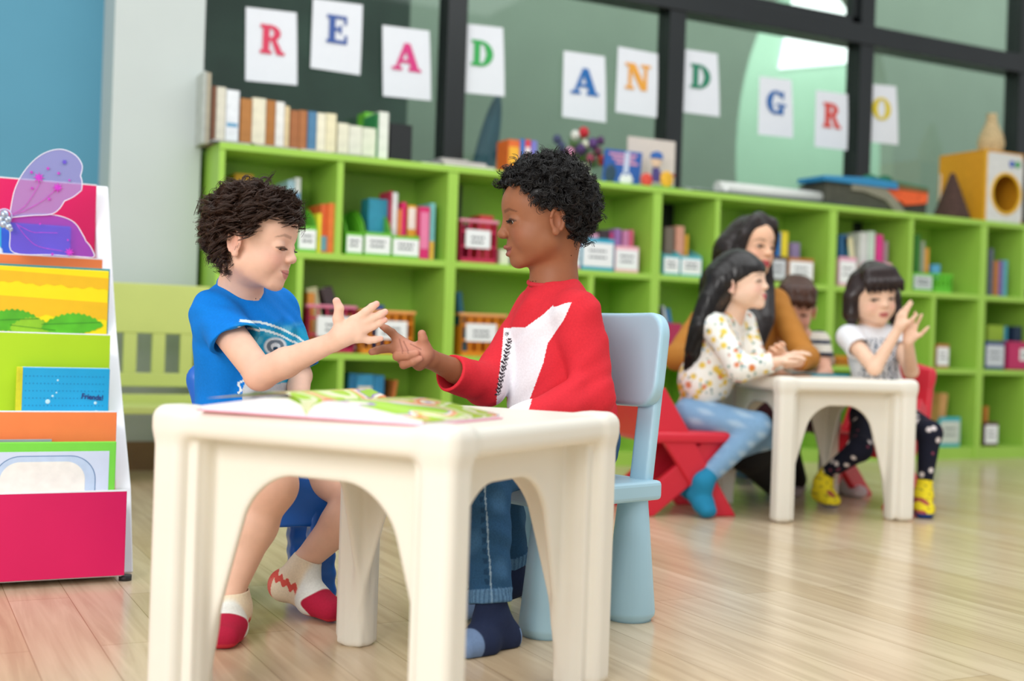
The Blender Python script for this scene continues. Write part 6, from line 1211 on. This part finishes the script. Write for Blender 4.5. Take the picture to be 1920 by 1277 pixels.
def boy_stripes():
    root = thing('person', 'child with short brown hair in a striped T-shirt behind the far table', 'person', tuple(PD(1500, 800, 5.3)*(1, 1, 0)))
    H = Head(PD(1490, 577, 5.22), -CR*.18-CF*.93-CU*.30, CU+CR*.10, .222, open_=.014, lid=-.018, smile=.015, skin='e6b096', lip='c06a64', brow='4a2e20', cheek='e2988a')
    nb = PD(1500, 632, 5.28); sr, sl = PD(1460, 648, 5.24), PD(1535, 642, 5.30); hip = PD(1505, 765, 5.35); b = SDF(); H.add(b); b.cone(nb, H.W((0, -.12, -.22)), .036, .04, k=.03); b.cone(nb, hip, .05, .08, k=.03)
    e1, w1 = PD(1452, 700, 5.12), PD(1480, 712, 4.98); e2, w2 = PD(1548, 700, 5.15), PD(1530, 712, 5.0); far_limbs(b, sr, e1, w1); far_limbs(b, sl, e2, w2); hand(b, w1, -CF+CR*.3, (0, 0, -1), .11); hand(b, w2, -CF-CR*.3, (0, 0, -1), .11, side=-1)
    hr, hl = PD(1485, 778, 5.3), PD(1525, 778, 5.34); kr, kl = PD(1480, 800, 5.0), PD(1556, 800, 5.0); ar, al = PD(1490, 880, 5.1), PD(1575, 890, 5.15)
    for a, k_, n_ in ((hr, kr, ar), (hl, kl, al)): b.cone(a, k_, .055, .045, k=.02); b.cone(k_, n_, .04, .024, k=.02)
    solid('body', b, .0045, SKIN, root, skin_fn(H)); hm = hairmat('4a2c1e', .35); H.parts(root, hairm=hm)
    kp = lambda q: (q[2] > .14-.5*np.maximum(0, .26-q[1])) & ((q[1] > -.02) | (q[2] > -.0+.9*(q[1]+.05))) & ((q[1] > -.16) | (q[2] > -.34)) & (np.abs(q[0]) < .9)
    straight_hair('hair', H, root, hm, kp, [([H.W((x, -.05, .46)), H.W((x*1.5, .24, .40)), H.W((x*1.7, .37, .24)), H.W((x*1.7+.03, .40, .13))], [.03, .03, .022, .008]) for x in (-.15, -.05, .05, .15)], n=40, extra=lambda g: g.ell((0, -.24, .0), (.33, .24, .26), k=.1), seed=6)
    tf = unit(np.cross(CU, sr-sl)); tf = tf if tf@CF < 0 else -tf; R = axes(tf, CU); g = SDF(); g.ell(PD(1500, 690, 5.30), (.12, .09, .15), R, k=.02); g.ell(PD(1503, 745, 5.33), (.12, .10, .10), R, k=.04); g.cone(sr, sl, .046, .046, k=.04)
    for s_, e_ in ((sr, e1), (sl, e2)): q = SDF(); q.cone(s_, e_, .048, .050, k=.01); q.cut(s_*.35+e_*.65, unit(e_-s_)); g.grp(q, k=.02)
    nk = SDF(); nk.cone(nb, nb+CU*.1, .042, .055, k=.002); g.grp(nk, k=.003, sub=True)
    solid('striped_t_shirt', g, .0045, CLOTH, root, lambda V: mixc(np.tile(lin('d9d2c4'), (len(V), 1)), lin('2b3448'), (np.mod((V[:, 2]-.52)/.052, 1) < .34)*1.))
    g = SDF(); g.cone(hr, hl, .075, .075, k=.02)
    for a, k_ in ((hr, kr), (hl, kl)): q = SDF(); q.cone(a, k_, .068, .06, k=.02); q.cut(k_*.75+a*.25, unit(k_-a)); g.grp(q, k=.02)
    solid('plum_shorts', g, .005, mat('5e3a48', .85, .06, 150), root); WS = mat('d8d2d4', .85, .05, 200)
    for n_, h_, t_, tp in ((PD(1492, 895, 5.1), PD(1495, 915, 5.12), PD(1478, 928, 4.98), ar), (PD(1580, 902, 5.15), PD(1572, 912, 5.18), PD(1612, 922, 5.02), al)): g = SDF(); sock(g, n_, h_, t_, tp, .030, .030); solid('sock', g, .004, WS, root)
def girl_bob():
    root = thing('person', 'girl with a dark bob in a white T-shirt and spotted navy leggings, hands raised', 'person', tuple(PD(1665, 800, 4.85)*(1, 1, 0)))
    H = Head(PD(1636, 555, 4.72), CR*.26-CF*.95-CU*.10, CU-CR*.06, .222, gaze=(.3, 1, -.35), open_=.018, lid=-.012, smile=-.004, lf=.75, skin='efc7ac', lip='cc7470', brow='4a3a34', cheek='e8a292', nose=.95, wide=1.05)
    nb = PD(1634, 612, 4.76); sr, sl = PD(1592, 632, 4.70), PD(1678, 630, 4.80); hip = PD(1655, 775, 4.86)
    e1, w1 = PD(1640, 690, 4.52), PD(1684, 618, 4.50); e2, w2 = PD(1708, 696, 4.66), PD(1703, 640, 4.52)
    hr, hl = PD(1625, 780, 4.82), PD(1690, 782, 4.88); kr, kl = PD(1612, 842, 4.56), PD(1743, 812, 4.58); ar, al = PD(1550, 888, 4.68), PD(1734, 905, 4.56)
    b = SDF(); H.add(b); b.cone(nb, H.W((0, -.12, -.22)), .034, .037, k=.03); b.cone(nb, hip, .05, .08, k=.03); far_limbs(b, sr, e1, w1, (.031, .027, .018)); far_limbs(b, sl, e2, w2, (.031, .027, .018))
    hand(b, w1, CU*.95+CR*.25, CR*.8+CF*.3, .115, side=-1, curl=(.1, .15, .3, .4), spread=.10); hand(b, w2, CU*.95+CR*.12, -CR*.3-CF*.9, .115, side=1, curl=(.1, .3, .8, .3), spread=.22, thumb=1.0)
    for a, k_, n_ in ((hr, kr, ar), (hl, kl, al)): b.cone(a, k_, .05, .038, k=.02); b.cone(k_, n_, .036, .022, k=.02)
    solid('body', b, FH, SKIN, root, skin_fn(H)); hm = hairmat('2a1c1a', .32); H.parts(root, hairm=hm)
    kp = lambda q: (q[2] > .12-.7*np.maximum(0, .27-q[1])) & ((q[1] > .02) | (q[2] > -.62)) & ((q[1] < .02) | (q[2] > -.1)) & ((np.abs(q[0]) < .9))
    sidep = lambda s_: ([H.W((s_*.25, -.04, .30)), H.W((s_*.40, -.02, .0)), H.W((s_*.42, .0, -.30)), H.W((s_*.40, .02, -.48))], [.026, .030, .030, .012])
    straight_hair('hair', H, root, hm, kp, [sidep(1), sidep(-1)]+[([H.W((x*.6, .0, .49)), H.W((x*1.2, .24, .42)), H.W((x*1.5, .37, .25)), H.W((x*1.6, .41, .11))], [.012, .016, .014, .004]) for x in (-.2, -.13, -.06, 0, .06, .13, .2)], n=70, extra=lambda g: (g.ell((0, -.22, -.16), (.40, .26, .36), k=.1)), seed=8)
    tf = unit(np.cross(CU, sr-sl)); tf = tf if tf@CF < 0 else -tf; R = axes(tf, CU); g = SDF(); g.ell(PD(1638, 665, 4.77), (.108, .082, .13), R, k=.02); g.ell(PD(1645, 725, 4.80), (.105, .09, .10), R, k=.04); g.cone(sr, sl, .042, .042, k=.04)
    for s_, e_ in ((sr, e1), (sl, e2)): q = SDF(); q.cone(s_, e_, .046, .050, k=.01); c_ = s_*.62+e_*.38; q.cut(c_, unit(e_-s_)); q.cone(c_-unit(e_-s_)*.03, e_, .037, .042, k=.002, sub=True); g.grp(q, k=.02)
    nk = SDF(); nk.cone(nb, nb+CU*.1, .044, .06, k=.002); g.grp(nk, k=.003, sub=True); rs = np.random.default_rng(9)
    def tee(V):
        c = np.tile(lin('eceef3'), (len(V), 1)); x, y = proj_img(V, 1650, 670, 4.7); fr = (V-PD(1640, 690, 4.78))@tf > .02
        m = (x > 1612)*(x < 1690)*(y > 634)*(y < 720)*fr; z = np.sin(x*.55+2*np.sin(y*.3))*np.sin(y*.42+x*.15); c = mixc(c, lin('2c4c66'), m*(z > .1)*(((x-1612)/40 > (690-y)/60*.6) | (y < 650))*.95); c = mixc(c, lin('b8c4dc'), m*(x > 1665)*(z < -.3)*.6); return mixc(c, lin('a8a39c'), (y > 742)*.8)
    solid('t_shirt', g, FH, CLOTH, root, tee); g = SDF(); g.cone(hr, hl, .068, .068, k=.02)
    for a, k_, n_ in ((hr, kr, ar), (hl, kl, al)): q = SDF(); q.cone(a, k_, .060, .044, k=.02); q.cone(k_, n_, .044, .027, k=.02); q.cut(n_, unit(n_-k_)); g.grp(q, k=.015)
    rd = rs.choice([.013, .013, .006], 130)
    def leg(V):
        c = np.tile(lin('1a1c2c'), (len(V), 1)); sp = V[rs.integers(0, len(V), 130)]
        for s_, r_ in zip(sp, rd):
            m = (np.abs(V-s_) < r_).all(1)
            if m.any(): dd = np.linalg.norm(V[m]-s_, axis=1); c[m] = mixc(c[m], lin('e6dcdc' if r_ > .008 else '9a4a60'), 1-sm(dd, r_*.6, r_*.9))
        return c
    solid('leggings', g, .0035, CLOTH, root, leg)
    for n_, h_, t_, tp in ((PD(1543, 905, 4.68), PD(1538, 925, 4.70), PD(1562, 940, 4.62), ar), (PD(1731, 930, 4.55), PD(1728, 945, 4.56), PD(1735, 962, 4.46), al)):
        g = SDF(); sock(g, n_, h_, t_, tp, .029, .028); solid('sock', g, .0035, CLOTH, root, lambda V, t_=t_, h_=h_: mixc(mixc(mixc(np.tile(lin('ecd62a'), (len(V), 1)), lin('6a5a30'), (np.sin(V[:, 0]*190)*np.sin(V[:, 2]*210) > .72)*.7), lin('a8324a'), (np.sin(V[:, 0]*90+1)*np.sin(V[:, 2]*80) > .55)*(V[:, 2] < .07)*.9), lin('1c3f80'), 1-sm(V[:, 2], .016, .022)))
girl_long(); woman(); boy_stripes(); girl_bob()
# things lying on the far table
c_ = PZ(1520, 700, .503); tag(MB().box(-.10, .10, -.08, .08, 0, .004, .001).obj('picture_card', mat('c08a60', .5, .3, 20)), 'brown picture sheet lying on the far table by the hands of the woman', 'card').location = (2.95, 3.62, .5006)
tag(MB().box(-.09, .09, -.06, .06, 0, .008, .001).obj('picture_book', mat('2f8fa0', .5, .3, 20)), 'thin teal book lying on the far table before the girl in the white T-shirt', 'book').location = (3.20, 3.66, .5006)
